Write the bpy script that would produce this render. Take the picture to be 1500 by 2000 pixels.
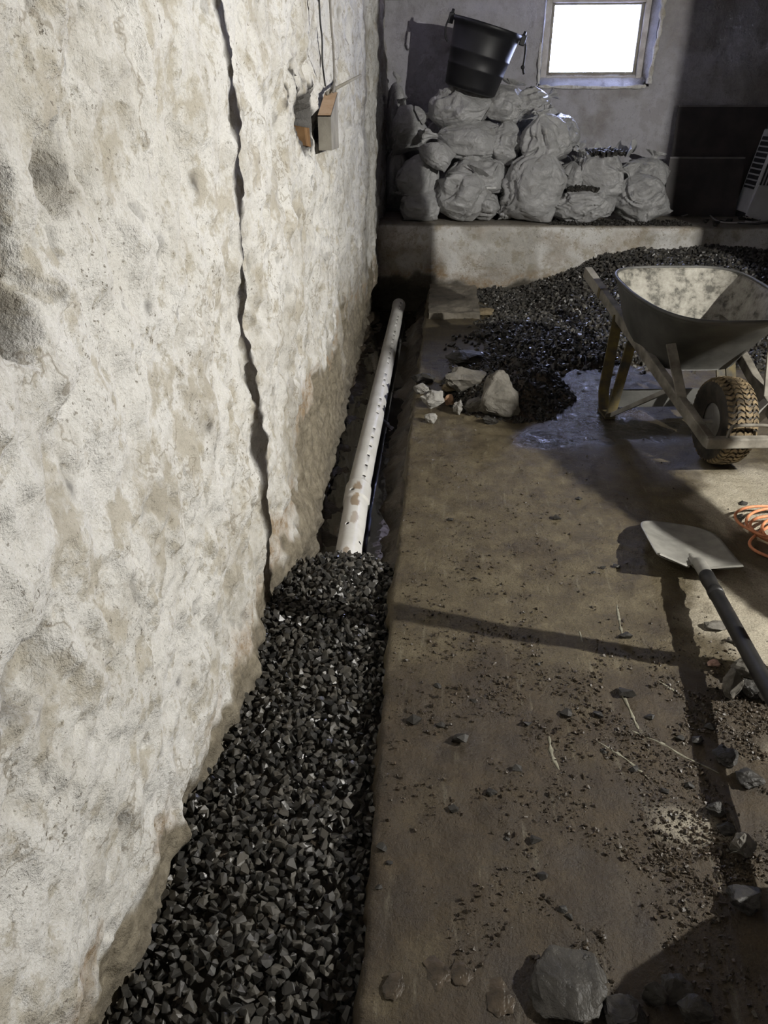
import bpy, bmesh, math, random
import numpy as np
from mathutils import Vector, Matrix

for o in list(bpy.data.objects):
    bpy.data.objects.remove(o, do_unlink=True)
SC = bpy.context.scene
COL = SC.collection

# ------------------------------------------------------------------ camera
CAM_H, FPX = 1.45, 1444.0
PITCH, YAW = math.radians(28.8), 0.0697
cam = bpy.data.cameras.new('camera')
cam.sensor_fit = 'VERTICAL'
cam.sensor_height = 36.0
cam.lens = 36.0 * FPX / 2000.0
cam.clip_start = 0.02
cam_o = bpy.data.objects.new('camera', cam)
cam_o.location = (0, 0, CAM_H)
cam_o.rotation_euler = (math.pi / 2 - PITCH, 0, YAW)
COL.objects.link(cam_o)
SC.camera = cam_o

# ------------------------------------------------------------------ world (overcast daylight outside the window)
w = bpy.data.worlds.new('overcast_sky')
SC.world = w
w.use_nodes = True
wn = w.node_tree.nodes
wn['Background'].inputs[0].default_value = (0.60, 0.645, 1.0, 1)
wn['Background'].inputs[1].default_value = 60.0

# ------------------------------------------------------------------ work lamp light (the lamp itself is built further down)
LAMP = Vector((3.0, 1.305, 2.1))
LAMP_AIM = Vector((-0.3, 4.3, 0.5))
ld = bpy.data.lights.new('work_lamp_light', 'AREA')
ld.shape = 'DISK'
ld.size = 0.036
ld.energy = 178
ld.color = (1.0, 0.972, 0.91)
lo = bpy.data.objects.new('work_lamp_light', ld)
lo.location = LAMP
lo.rotation_euler = (LAMP_AIM - LAMP).to_track_quat('-Z', 'Y').to_euler()
COL.objects.link(lo)
pd = bpy.data.lights.new('window_portal', 'AREA')
pd.shape = 'RECTANGLE'
pd.size, pd.size_y = 0.86, 0.62
pd.cycles.is_portal = True
po = bpy.data.objects.new('window_portal', pd)
po.location = (1.32, 8.02, 1.96)
po.rotation_euler = (-math.pi / 2, 0, 0)
COL.objects.link(po)

SC.view_settings.view_transform = 'Standard'
SC.view_settings.look = 'None'
SC.view_settings.gamma = 1.0
SC.view_settings.use_curve_mapping = False
SC.view_settings.exposure = 0.0
SC.cycles.max_bounces = 5
SC.cycles.diffuse_bounces = 2
SC.cycles.glossy_bounces = 2
SC.cycles.use_adaptive_sampling = True
SC.cycles.adaptive_threshold = 0.07
SC.cycles.adaptive_min_samples = 16

# ------------------------------------------------------------------ layout helpers
_fw = np.array([-math.sin(YAW) * math.cos(PITCH), math.cos(YAW) * math.cos(PITCH), -math.sin(PITCH)])
_rt = np.array([math.cos(YAW), math.sin(YAW), 0.0])
_up = np.cross(_rt, _fw)
_c = np.array([0, 0, CAM_H])
def _ray(x, y): return _rt * (x - 750) / FPX - _up * (y - 1000) / FPX + _fw
def on_z(x, y, z=0.0):
    d = _ray(x, y); return _c + d * ((z - CAM_H) / d[2])
def on_y(x, y, Y):
    d = _ray(x, y); return _c + d * (Y / d[1])
def depth(p): return float((np.array(p) - _c) @ _fw)
def sm(a, b, x):
    t = np.clip((np.asarray(x, float) - a) / (b - a), 0, 1); return t * t * (3 - 2 * t)

# ------------------------------------------------------------------ numpy noise
_rs = np.random.RandomState(7)
_T = _rs.rand(4096)
def _h(i, j, k): return _T[(i * 73 + j * 179 + k * 283 + (i * j) * 31 + (j * k) * 57) & 4095]
def vnoise(x, y, z=0.0):
    x, y, z = np.broadcast_arrays(np.asarray(x, float), np.asarray(y, float), np.asarray(z, float))
    i, j, k = np.floor(x).astype(int), np.floor(y).astype(int), np.floor(z).astype(int)
    u, v, t = x - i, y - j, z - k
    u, v, t = [q * q * q * (q * (q * 6 - 15) + 10) for q in (u, v, t)]
    def L(a, b, f): return a + (b - a) * f
    r = L(L(L(_h(i, j, k), _h(i + 1, j, k), u), L(_h(i, j + 1, k), _h(i + 1, j + 1, k), u), v),
          L(L(_h(i, j, k + 1), _h(i + 1, j, k + 1), u), L(_h(i, j + 1, k + 1), _h(i + 1, j + 1, k + 1), u), v), t)
    return r * 2 - 1
def fbm(x, y, z=0.0, o=4, g=0.5):
    s, a, f = 0, 1.0, 1.0
    for q in range(o):
        s = s + a * vnoise(np.asarray(x) * f + 13.7 * q, np.asarray(y) * f + 5.3 * q, np.asarray(z) * f + 3.1 * q)
        a *= g; f *= 2.03
    return s
def ridged(x, y, z=0.0, o=3):
    s, a, f = 0, 1.0, 1.0
    for q in range(o):
        s = s + a * (1 - np.abs(vnoise(np.asarray(x) * f + 9.1 * q, np.asarray(y) * f + 4.7 * q, np.asarray(z) * f)) * 2)
        a *= 0.5; f *= 2.1
    return s

# ------------------------------------------------------------------ materials
MATS = {}
class NT:
    def __init__(s, name):
        s.m = bpy.data.materials.new(name); s.m.use_nodes = True
        s.t = s.m.node_tree; s.n = s.t.nodes; s.b = s.n['Principled BSDF']
        MATS[name] = s.m
    def new(s, typ, **kw):
        n = s.n.new(typ)
        for k, v in kw.items(): setattr(n, k, v)
        return n
    def link(s, a, b): s.t.links.new(a, b)
    def coord(s):
        return s.new('ShaderNodeTexCoord').outputs['Object']
    def noise(s, scale, detail=4, rough=0.55, co=None, dist=0.0):
        n = s.new('ShaderNodeTexNoise'); n.inputs['Scale'].default_value = scale
        n.inputs['Detail'].default_value = detail; n.inputs['Roughness'].default_value = rough
        n.inputs['Distortion'].default_value = dist
        s.link(co if co is not None else s.coord(), n.inputs['Vector']); return n.outputs['Fac']
    def ramp(s, fac, stops):
        r = s.new('ShaderNodeValToRGB'); e = r.color_ramp.elements
        while len(e) < len(stops): e.new(0.5)
        for q, (p, c) in zip(e, stops):
            q.position = p; q.color = (*c, 1) if len(c) == 3 else c
        s.link(fac, r.inputs[0]); return r.outputs[0]
    def rng(s, fac, a, b, c=0.0, d=1.0):
        r = s.new('ShaderNodeMapRange'); s.link(fac, r.inputs[0])
        for q, v in zip((1, 2, 3, 4), (a, b, c, d)): r.inputs[q].default_value = v
        return r.outputs[0]
    def mix(s, fac, a, b, mode='MIX'):
        r = s.new('ShaderNodeMix', data_type='RGBA', blend_type=mode)
        for q, v in ((0, fac), (6, a), (7, b)):
            if isinstance(v, (tuple, list)): r.inputs[q].default_value = (*v, 1)
            elif isinstance(v, (int, float)): r.inputs[q].default_value = v
            else: s.link(v, r.inputs[q])
        return r.outputs[2]
    def math(s, op, a, b=None):
        r = s.new('ShaderNodeMath', operation=op)
        for q, v in ((0, a), (1, b)):
            if v is None: continue
            if isinstance(v, (int, float)): r.inputs[q].default_value = v
            else: s.link(v, r.inputs[q])
        return r.outputs[0]
    def attr(s, name):
        return s.new('ShaderNodeAttribute', attribute_name=name).outputs['Fac']
    def bump(s, h, strength, dist, prev=None):
        r = s.new('ShaderNodeBump'); r.inputs['Strength'].default_value = strength
        r.inputs['Distance'].default_value = dist
        s.link(h, r.inputs['Height'])
        if prev is not None: s.link(prev, r.inputs['Normal'])
        return r.outputs[0]
    def out(s, col=None, rough=None, nrm=None, metal=None, spec=None):
        for key, v in (('Base Color', col), ('Roughness', rough), ('Normal', nrm), ('Metallic', metal), ('Specular IOR Level', spec)):
            if v is None: continue
            if isinstance(v, (tuple, list)): s.b.inputs[key].default_value = (*v, 1)
            elif isinstance(v, (int, float)): s.b.inputs[key].default_value = v
            else: s.link(v, s.b.inputs[key])
        return s.m

def simple(name, c1, c2, scale=8, rough=0.6, bump=0.3, bdist=0.003, bscale=40, metal=0.0, spec=0.5, p=(0.35, 0.65)):
    m = NT(name)
    f = m.noise(scale, 5)
    c = m.ramp(f, [(p[0], c1), (p[1], c2)])
    nr = m.bump(m.noise(bscale, 4), bump, bdist)
    return m.out(c, rough, nr, metal, spec)

def mat_plaster():
    m = NT('plaster')
    co = m.coord()
    big = m.noise(2.3, 5, 0.6, co)
    mid = m.noise(7.0, 6, 0.68, co)
    c = m.ramp(big, [(0.30, (0.64, 0.62, 0.57)), (0.45, (0.79, 0.78, 0.75)), (0.70, (0.86, 0.855, 0.84))])
    # worn beige patches with fairly crisp outlines
    pa = m.rng(mid, 0.525, 0.60)
    c = m.mix(m.math('MULTIPLY', pa, 0.75), c, (0.50, 0.455, 0.365))
    st = m.rng(m.noise(3.3, 6, 0.74, co), 0.50, 0.66, 0, 0.6)
    c = m.mix(st, c, (0.40, 0.365, 0.30))
    pa2 = m.rng(m.noise(17.0, 7, 0.70, co), 0.57, 0.64)
    c = m.mix(m.math('MULTIPLY', pa2, 0.65), c, (0.44, 0.395, 0.30))
    # clusters of dark specks and pits
    clus = m.rng(m.noise(4.0, 3, 0.5, co), 0.46, 0.62)
    sp = m.rng(m.noise(85.0, 3, 0.7, co), 0.61, 0.66)
    c = m.mix(m.math('MULTIPLY', m.math('MULTIPLY', sp, m.math('ADD', clus, 0.25)), 0.75), c, (0.20, 0.175, 0.14))
    sp2 = m.rng(m.noise(34.0, 4, 0.75, co), 0.67, 0.71)
    c = m.mix(m.math('MULTIPLY', sp2, 0.8), c, (0.17, 0.145, 0.11))
    grain = m.noise(220.0, 3, 0.7, co)
    c = m.mix(m.rng(grain, 0.35, 0.65, 0.28, 0.0), c, (0.45, 0.42, 0.36))
    thin = m.rng(m.math('ABSOLUTE', m.math('SUBTRACT', m.noise(3.4, 5, 0.62, co), 0.5)), 0.002, 0.010, 1, 0)
    patch = m.rng(m.noise(3.1, 2, 0.5, co), 0.5, 0.58)
    c = m.mix(m.math('MULTIPLY', m.math('MULTIPLY', thin, patch), 0.6), c, (0.30, 0.26, 0.2))
    c = m.mix(m.math('MULTIPLY', m.attr('blue'), 0.6), c, (0.47, 0.47, 0.57))  # cool window light painted into the back wall colour
    bare = m.attr('bare'); rust = m.attr('rust'); dirt_shade = m.attr('dirt_shade')
    barec = m.ramp(m.noise(26, 6, 0.72, co), [(0.3, (0.13, 0.11, 0.08)), (0.6, (0.30, 0.265, 0.20)), (0.8, (0.42, 0.39, 0.31))])
    c = m.mix(bare, c, barec)
    c = m.mix(m.math('MULTIPLY', rust, m.rng(m.noise(30, 5, 0.7, co), 0.35, 0.6, 0.25, 0.85)), c, (0.30, 0.20, 0.10))
    c = m.mix(m.math('MULTIPLY', dirt_shade, 0.9), c, (0.07, 0.065, 0.06))  # dark stains, plus shade painted into the wall recesses
    n1 = m.bump(m.noise(20, 6, 0.70, co), 0.85, 0.016)
    n2 = m.bump(m.math('ADD', pa2, m.math('ADD', sp2, sp)), 0.35, -0.004, n1)
    n3 = m.bump(grain, 0.55, 0.003, n2)
    return m.out(c, 0.9, n3, spec=0.15)

def mat_slab():
    m = NT('muddy_concrete')
    co = m.coord()
    big = m.noise(2.0, 5, 0.6, co); mid = m.noise(9, 7, 0.70, co); fine = m.noise(75, 4, 0.6, co)
    mud = m.ramp(mid, [(0.30, (0.064, 0.047, 0.023)), (0.5, (0.122, 0.096, 0.050)), (0.70, (0.200, 0.166, 0.098))])
    red = m.ramp(mid, [(0.3, (0.032, 0.021, 0.010)), (0.55, (0.064, 0.044, 0.021)), (0.75, (0.108, 0.079, 0.041))])
    c = m.mix(m.attr('mud'), mud, red)
    dryc = m.ramp(mid, [(0.3, (0.40, 0.355, 0.265)), (0.6, (0.53, 0.48, 0.37)), (0.8, (0.60, 0.55, 0.45))])
    c = m.mix(m.attr('dry'), c, dryc)
    c = m.mix(m.rng(fine, 0.58, 0.72, 0, 0.5), c, (0.06, 0.045, 0.03))
    # pale brush marks left by scraping
    mp = m.new('ShaderNodeMapping'); mp.inputs['Scale'].default_value = (26, 3.2, 1); mp.inputs['Rotation'].default_value = (0, 0, 0.45)
    m.link(co, mp.inputs[0])
    st = m.rng(m.noise(1.6, 5, 0.6, mp.outputs[0]), 0.60, 0.74, 0, 0.35)
    c = m.mix(st, c, (0.40, 0.37, 0.27))
    wet = m.attr('wet')
    c = m.mix(m.math('MULTIPLY', wet, 0.75), c, (0.03, 0.026, 0.02))
    rough = m.math('SUBTRACT', m.rng(mid, 0.3, 0.7, 0.52, 0.74), m.math('MULTIPLY', wet, 0.48))
    gr = m.noise(190, 4, 0.7, co)
    c = m.mix(m.rng(gr, 0.38, 0.62, 0.45, 0.0), c, (0.035, 0.027, 0.018))
    n1 = m.bump(m.noise(34, 7, 0.70, co), 0.7, 0.012)
    n2 = m.bump(fine, 0.6, 0.006, n1)
    n3 = m.bump(gr, 0.7, 0.003, n2)
    return m.out(c, rough, n3, spec=0.6)

def mat_gravel():
    m = NT('wet_gravel')
    gi = m.new('ShaderNodeNewGeometry').outputs['Random Per Island']
    c = m.ramp(gi, [(0.0, (0.028, 0.028, 0.027)), (0.45, (0.055, 0.053, 0.048)), (0.8, (0.085, 0.079, 0.066)), (1.0, (0.12, 0.112, 0.096))])
    co = m.coord()
    c = m.mix(m.rng(m.noise(90, 4, 0.6, co), 0.5, 0.7, 0, 0.4), c, (0.075, 0.068, 0.055))
    nr = m.bump(m.noise(160, 4, 0.6, co), 0.35, 0.002)
    return m.out(c, m.rng(gi, 0, 1, 0.24, 0.46), nr, spec=0.6)

def mat_sack():
    m = NT('woven_sack')
    co = m.coord()
    c = m.ramp(m.noise(5, 5, 0.6, co), [(0.3, (0.32, 0.318, 0.315)), (0.6, (0.46, 0.46, 0.462))])
    c = m.mix(m.rng(m.noise(14, 4, 0.6, co), 0.58, 0.75, 0, 0.5), c, (0.20, 0.18, 0.15))
    w1 = m.new('ShaderNodeTexWave'); w1.inputs['Scale'].default_value = 90; w1.inputs['Distortion'].default_value = 1.5
    m.link(co, w1.inputs['Vector'])
    n1 = m.bump(m.noise(18, 5, 0.55, co, 1.5), 0.6, 0.02)
    wob = m.new('ShaderNodeVectorMath', operation='MULTIPLY_ADD')
    nz = m.new('ShaderNodeTexNoise'); nz.inputs['Scale'].default_value = 6; m.link(co, nz.inputs['Vector'])
    m.link(nz.outputs['Color'], wob.inputs[0]); wob.inputs[1].default_value = (.16, .16, .16); m.link(co, wob.inputs[2])
    vo = m.new('ShaderNodeTexVoronoi'); vo.inputs['Scale'].default_value = 7; m.link(wob.outputs[0], vo.inputs['Vector'])
    n3 = m.bump(vo.outputs['Distance'], 0.30, 0.03, n1)
    n2 = m.bump(w1.outputs['Fac'], 0.10, 0.001, n3)
    return m.out(c, 0.40, n2, spec=0.5)

def mat_rock(name, a, b, rough=0.7):
    m = NT(name)
    co = m.coord()
    c = m.ramp(m.noise(16, 6, 0.65, co), [(0.3, a), (0.68, b)])
    nr = m.bump(m.noise(38, 6, 0.65, co), 0.6, 0.008)
    return m.out(c, rough, nr, spec=0.4)

def mat_pipe():
    m = NT('white_pvc')
    co = m.coord()
    c = m.ramp(m.noise(7, 5, 0.6, co), [(0.35, (0.66, 0.65, 0.61)), (0.6, (0.80, 0.79, 0.76))])
    c = m.mix(m.attr('dirt'), c, (0.34, 0.25, 0.16))
    mp = m.new('ShaderNodeMapping'); mp.inputs['Scale'].default_value = (3, 60, 3); m.link(co, mp.inputs[0])
    c = m.mix(m.rng(m.noise(4, 4, 0.6, mp.outputs[0]), 0.62, 0.72, 0, 0.35), c, (0.35, 0.30, 0.22))
    return m.out(c, 0.38, spec=0.5)

def mat_glass():
    m = NT('window_glass')
    tr = m.new('ShaderNodeBsdfTransparent'); tr.inputs[0].default_value = (0.95, 0.97, 0.98, 1)
    gl = m.new('ShaderNodeBsdfGlossy'); gl.inputs['Roughness'].default_value = 0.05
    fr = m.new('ShaderNodeFresnel'); fr.inputs[0].default_value = 1.45
    mx = m.new('ShaderNodeMixShader')
    m.link(fr.outputs[0], mx.inputs[0]); m.link(tr.outputs[0], mx.inputs[1]); m.link(gl.outputs[0], mx.inputs[2])
    m.link(mx.outputs[0], m.n['Material Output'].inputs[0]); return m.m

def mat_tray_in():
    m = NT('cement_lining')
    co = m.coord()
    f = m.noise(15, 7, 0.7, co)
    c = m.ramp(f, [(0.38, (0.09, 0.085, 0.07)), (0.50, (0.30, 0.285, 0.24)), (0.7, (0.46, 0.44, 0.385))])
    nr = m.bump(f, 0.7, 0.01)
    return m.out(c, 0.7, nr)

mat_plaster(); mat_slab(); mat_gravel(); mat_sack(); mat_pipe(); mat_glass(); mat_tray_in()
mat_rock('rock_grey', (0.085, 0.078, 0.064), (0.22, 0.205, 0.175))
mat_rock('rock_pale', (0.22, 0.21, 0.19), (0.44, 0.43, 0.40))
mat_rock('rock_tan', (0.16, 0.12, 0.065), (0.33, 0.27, 0.17))
mat_rock('rock_orange', (0.28, 0.14, 0.07), (0.44, 0.29, 0.19))
mat_rock('rock_dark', (0.018, 0.017, 0.015), (0.055, 0.051, 0.044), 0.5)
mat_rock('brick_pink', (0.36, 0.22, 0.17), (0.48, 0.33, 0.26))
mat_rock('rock_shaded', (0.022, 0.020, 0.017), (0.066, 0.061, 0.051), 0.45)  # grey rock darkened to paint in the shade along the bottom edge
simple('soil', (0.030, 0.024, 0.017), (0.085, 0.066, 0.045), 9, 0.6, 0.8, 0.015, 30)
simple('mud_lump', (0.028, 0.021, 0.013), (0.085, 0.064, 0.042), 30, 0.38, 0.6, 0.004, 120)
simple('concrete_grey', (0.13, 0.115, 0.09), (0.24, 0.215, 0.17), 9, 0.75, 0.6, 0.008, 40)
simple('black_plastic', (0.007, 0.007, 0.009), (0.013, 0.013, 0.016), 6, 0.5, 0.1, 0.001, 80)
simple('black_rope', (0.012, 0.012, 0.013), (0.025, 0.025, 0.027), 40, 0.7)
simple('old_wood_white', (0.40, 0.37, 0.34), (0.62, 0.60, 0.57), 12, 0.7, 0.5, 0.004, 60)
simple('weathered_wood', (0.20, 0.185, 0.155), (0.33, 0.31, 0.26), 10, 0.8, 0.5, 0.003, 70)
simple('cut_wood', (0.46, 0.30, 0.18), (0.58, 0.42, 0.29), 25, 0.75, 0.3, 0.002, 90)
simple('brown_wood', (0.16, 0.085, 0.035), (0.28, 0.16, 0.07), 20, 0.75, 0.3, 0.002, 90)
simple('joist_wood', (0.05, 0.038, 0.026), (0.10, 0.078, 0.055), 6, 0.8, 0.4, 0.003, 50)
simple('tray_steel', (0.055, 0.055, 0.050), (0.105, 0.103, 0.095), 7, 0.55, 0.4, 0.004, 45, 0.0, 0.5)
simple('frame_wood', (0.085, 0.075, 0.058), (0.29, 0.27, 0.225), 9, 0.8, 0.5, 0.004, 60)
simple('steel_grey', (0.22, 0.21, 0.19), (0.36, 0.35, 0.32), 12, 0.5, 0.3, 0.002, 60, 0.2)
simple('yellow_paint', (0.045, 0.042, 0.034), (0.15, 0.112, 0.035), 16, 0.5, 0.3, 0.002, 60)
simple('tyre_rubber', (0.02, 0.018, 0.015), (0.06, 0.05, 0.038), 18, 0.7, 0.4, 0.003, 60)
simple('tread_mud', (0.07, 0.052, 0.03), (0.25, 0.185, 0.10), 28, 0.8, 0.5, 0.003, 90)
simple('shovel_steel', (0.24, 0.235, 0.21), (0.36, 0.35, 0.315), 15, 0.5, 0.25, 0.002, 70, 0.25)
simple('handle_black', (0.007, 0.007, 0.008), (0.022, 0.021, 0.020), 18, 0.5, 0.2, 0.002, 60)
simple('orange_cord', (0.62, 0.22, 0.10), (0.78, 0.34, 0.17), 40, 0.5, 0.1, 0.001, 80)
simple('dark_panel', (0.050, 0.045, 0.046), (0.085, 0.073, 0.070), 5, 0.55, 0.2, 0.002, 40)
simple('panel_edge', (0.18, 0.17, 0.17), (0.26, 0.25, 0.25), 9, 0.6)
simple('white_enamel', (0.60, 0.61, 0.63), (0.72, 0.73, 0.75), 6, 0.4, 0.1, 0.001, 50)
simple('dark_grille', (0.03, 0.03, 0.035), (0.06, 0.06, 0.065), 20, 0.6)
simple('white_cable', (0.50, 0.49, 0.47), (0.64, 0.63, 0.61), 30, 0.5)
simple('paper', (0.50, 0.47, 0.42), (0.66, 0.63, 0.58), 20, 0.8, 0.4, 0.004, 30)
simple('blue_plastic', (0.05, 0.14, 0.32), (0.10, 0.24, 0.46), 20, 0.4)
simple('red_plastic', (0.35, 0.05, 0.05), (0.48, 0.12, 0.10), 20, 0.4)
simple('scrape', (0.15, 0.14, 0.10), (0.30, 0.29, 0.22), 60, 0.8, 0.5, 0.002, 120)
simple('dark_stone', (0.05, 0.047, 0.042), (0.11, 0.10, 0.09), 3, 0.9, 0.8, 0.03, 8)
simple('post_steel', (0.20, 0.08, 0.05), (0.30, 0.13, 0.09), 9, 0.6)
simple('wire_dark', (0.02, 0.02, 0.02), (0.04, 0.04, 0.038), 30, 0.6)
simple('wire_grey', (0.20, 0.19, 0.17), (0.30, 0.28, 0.25), 30, 0.7)
simple('stripe_white', (0.66, 0.66, 0.65), (0.78, 0.78, 0.77), 30, 0.5)
simple('outside_wall', (0.72, 0.72, 0.76), (0.82, 0.82, 0.86), 3, 0.9)
_m = NT('water'); _m.out((0.02, 0.017, 0.012), 0.06, _m.bump(_m.noise(14, 2), 0.08, 0.01), spec=0.6)
_m = NT('lamp_lens'); _m.b.inputs['Emission Color'].default_value = (1, 0.93, 0.8, 1); _m.b.inputs['Emission Strength'].default_value = 6

# ------------------------------------------------------------------ object helpers
def mesh(name, v, f, smooth=True, mats=()):
    me = bpy.data.meshes.new(name)
    v = np.asarray(v, dtype=np.float32).reshape(-1, 3)
    if isinstance(f, np.ndarray):
        n, k = f.shape
        me.vertices.add(len(v)); me.vertices.foreach_set('co', v.ravel())
        me.loops.add(n * k); me.loops.foreach_set('vertex_index', f.astype(np.int32).ravel())
        me.polygons.add(n)
        me.polygons.foreach_set('loop_start', np.arange(0, n * k, k, dtype=np.int32))
        me.polygons.foreach_set('loop_total', np.full(n, k, dtype=np.int32))
        me.update(calc_edges=True)
    else:
        me.from_pydata([tuple(map(float, q)) for q in v], [], [tuple(q) for q in f]); me.update()
    me.polygons.foreach_set('use_smooth', np.full(len(me.polygons), bool(smooth)))
    for q in mats: me.materials.append(MATS[q])
    return me
def tag(o, label=None, cat=None, group=None, kind=None):
    for k, v in (('label', label), ('category', cat), ('group', group), ('kind', kind)):
        if v: o[k] = v
    return o
def mk(name, v, f, m, parent=None, smooth=True, recenter=True, extra=()):
    """one mesh object; v is in world space"""
    v = np.asarray(v, float).reshape(-1, 3)
    if parent is not None:
        off = np.array(parent['_w'][:]) if '_w' in parent else np.zeros(3)
    elif recenter:
        off = np.array([(v[:, 0].min() + v[:, 0].max()) / 2, (v[:, 1].min() + v[:, 1].max()) / 2, v[:, 2].min()])
    else: off = np.zeros(3)
    me = mesh(name, v - off, f, smooth, (m, *extra))
    o = bpy.data.objects.new(name, me); COL.objects.link(o)
    if parent is not None: o.parent = parent; o['_w'] = [float(q) for q in off]
    else: o.location = off; o['_w'] = [float(q) for q in off]
    return o
def thing(name, loc, label, cat, group=None, kind=None):
    o = bpy.data.objects.new(name, None); COL.objects.link(o)
    o.empty_display_size = 0.1
    o.location = loc; o['_w'] = [float(q) for q in loc]
    return tag(o, label, cat, group, kind)
def attr(o, name, vals):
    a = o.data.attributes.new(name, 'FLOAT', 'POINT'); a.data.foreach_set('value', np.asarray(vals, np.float32).ravel())
def grid_faces(nu, nv, closed_v=False):
    i, j = np.meshgrid(np.arange(nu - 1), np.arange(nv if closed_v else nv - 1), indexing='ij')
    j2 = (j + 1) % nv
    return np.stack([i * nv + j, (i + 1) * nv + j, (i + 1) * nv + j2, i * nv + j2], -1).reshape(-1, 4)
def box(x0, x1, y0, y1, z0, z1):
    v = [(x0, y0, z0), (x1, y0, z0), (x1, y1, z0), (x0, y1, z0), (x0, y0, z1), (x1, y0, z1), (x1, y1, z1), (x0, y1, z1)]
    f = [(3, 2, 1, 0), (4, 5, 6, 7), (0, 1, 5, 4), (1, 2, 6, 5), (2, 3, 7, 6), (3, 0, 4, 7)]
    return v, f
def bar(p0, p1, w_, h_, upv=(0, 0, 1), taper=1.0):
    p0, p1 = np.array(p0, float), np.array(p1, float)
    d = p1 - p0; d /= np.linalg.norm(d); s = np.cross(d, np.array(upv, float)); s /= np.linalg.norm(s); u = np.cross(s, d)
    v = []
    for p, k in ((p0, 1.0), (p1, taper)):
        for a, b in ((-1, -1), (1, -1), (1, 1), (-1, 1)): v.append(p + s * a * w_ / 2 * k + u * b * h_ / 2 * k)
    f = [(3, 2, 1, 0), (4, 5, 6, 7), (0, 1, 5, 4), (1, 2, 6, 5), (2, 3, 7, 6), (3, 0, 4, 7)]
    return v, f
def bevel(o, w_=0.004, seg=2):
    b = o.modifiers.new('bevel', 'BEVEL'); b.width = w_; b.segments = seg; b.limit_method = 'ANGLE'; return o
def join(*parts):
    V, Fc, n = [], [], 0
    for v, f in parts:
        V.extend([tuple(q) for q in v]); Fc.extend([tuple(int(i) + n for i in q) for q in f]); n += len(v)
    return V, Fc
def tube(pts, r, n=10, closed=False, cap=True):
    pts = np.array(pts, float); k = len(pts)
    r = np.broadcast_to(np.asarray(r, float), (k,))
    tan = np.roll(pts, -1, 0) - np.roll(pts, 1, 0)
    if not closed: tan[0] = pts[1] - pts[0]; tan[-1] = pts[-1] - pts[-2]
    tan /= np.linalg.norm(tan, axis=1)[:, None] + 1e-9
    a = np.array([0, 0, 1.0]) if abs(tan[0][2]) < 0.9 else np.array([1.0, 0, 0])
    nrm = np.cross(tan[0], a); nrm /= np.linalg.norm(nrm)
    V = []
    for i in range(k):
        nrm = nrm - tan[i] * (nrm @ tan[i]); nrm /= np.linalg.norm(nrm)
        bn = np.cross(tan[i], nrm)
        for j in range(n):
            q = 2 * math.pi * j / n
            V.append(pts[i] + r[i] * (math.cos(q) * nrm + math.sin(q) * bn))
    Fc = []
    for i in range(k if closed else k - 1):
        for j in range(n):
            a0, a1 = i * n, ((i + 1) % k) * n
            Fc.append((a0 + j, a0 + (j + 1) % n, a1 + (j + 1) % n, a1 + j))
    if cap and not closed:
        Fc.append(tuple(range(n - 1, -1, -1))); Fc.append(tuple((k - 1) * n + j for j in range(n)))
    return V, Fc
def smooth_path(pts, n=10):
    pts = [np.array(p, float) for p in pts]; P = [pts[0]] + pts + [pts[-1]]; out = []
    for i in range(1, len(P) - 2):
        a, b, c, d = P[i - 1], P[i], P[i + 1], P[i + 2]
        for q in range(n):
            t = q / n
            out.append(0.5 * ((2 * b) + (c - a) * t + (2 * a - 5 * b + 4 * c - d) * t * t + (3 * b - a - 3 * c + d) * t ** 3))
    out.append(pts[-1]); return out

def ico(sub):
    t = (1 + 5 ** 0.5) / 2
    v = [(-1, t, 0), (1, t, 0), (-1, -t, 0), (1, -t, 0), (0, -1, t), (0, 1, t), (0, -1, -t), (0, 1, -t), (t, 0, -1), (t, 0, 1), (-t, 0, -1), (-t, 0, 1)]
    f = [(0, 11, 5), (0, 5, 1), (0, 1, 7), (0, 7, 10), (0, 10, 11), (1, 5, 9), (5, 11, 4), (11, 10, 2), (10, 7, 6), (7, 1, 8), (3, 9, 4), (3, 4, 2), (3, 2, 6), (3, 6, 8), (3, 8, 9), (4, 9, 5), (2, 4, 11), (6, 2, 10), (8, 6, 7), (9, 8, 1)]
    v = [np.array(q, float) / np.linalg.norm(q) for q in v]
    for _ in range(sub):
        cache, nf = {}, []
        def midp(a, b):
            k = (min(a, b), max(a, b))
            if k not in cache:
                p = v[a] + v[b]; v.append(p / np.linalg.norm(p)); cache[k] = len(v) - 1
            return cache[k]
        for a, b, c in f:
            x, y, z = midp(a, b), midp(b, c), midp(c, a)
            nf += [(a, x, z), (b, y, x), (c, z, y), (x, y, z)]
        f = nf
    return np.array(v), np.array(f)
ICO = {k: ico(k) for k in range(5)}
def rock_shape(seed, sub=3, planes=9, rough=0.03, nscale=3.0):
    """faceted stone of unit size: a ball cut by random planes"""
    rs = np.random.RandomState(seed)
    v, f = ICO[sub]
    n = rs.randn(planes, 3); n /= np.linalg.norm(n, axis=1)[:, None]
    d = 0.42 + 0.36 * rs.rand(planes)
    dots = v @ n.T
    r = np.where(dots > 0.05, d[None] / np.maximum(dots, 0.05), 9).min(1)
    r = np.minimum(r, 1.05)
    r = r / r.mean() * 0.85
    if rough: r = r + rough * fbm(v[:, 0] * nscale + seed, v[:, 1] * nscale, v[:, 2] * nscale, 3)
    return v * r[:, None], f
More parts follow.
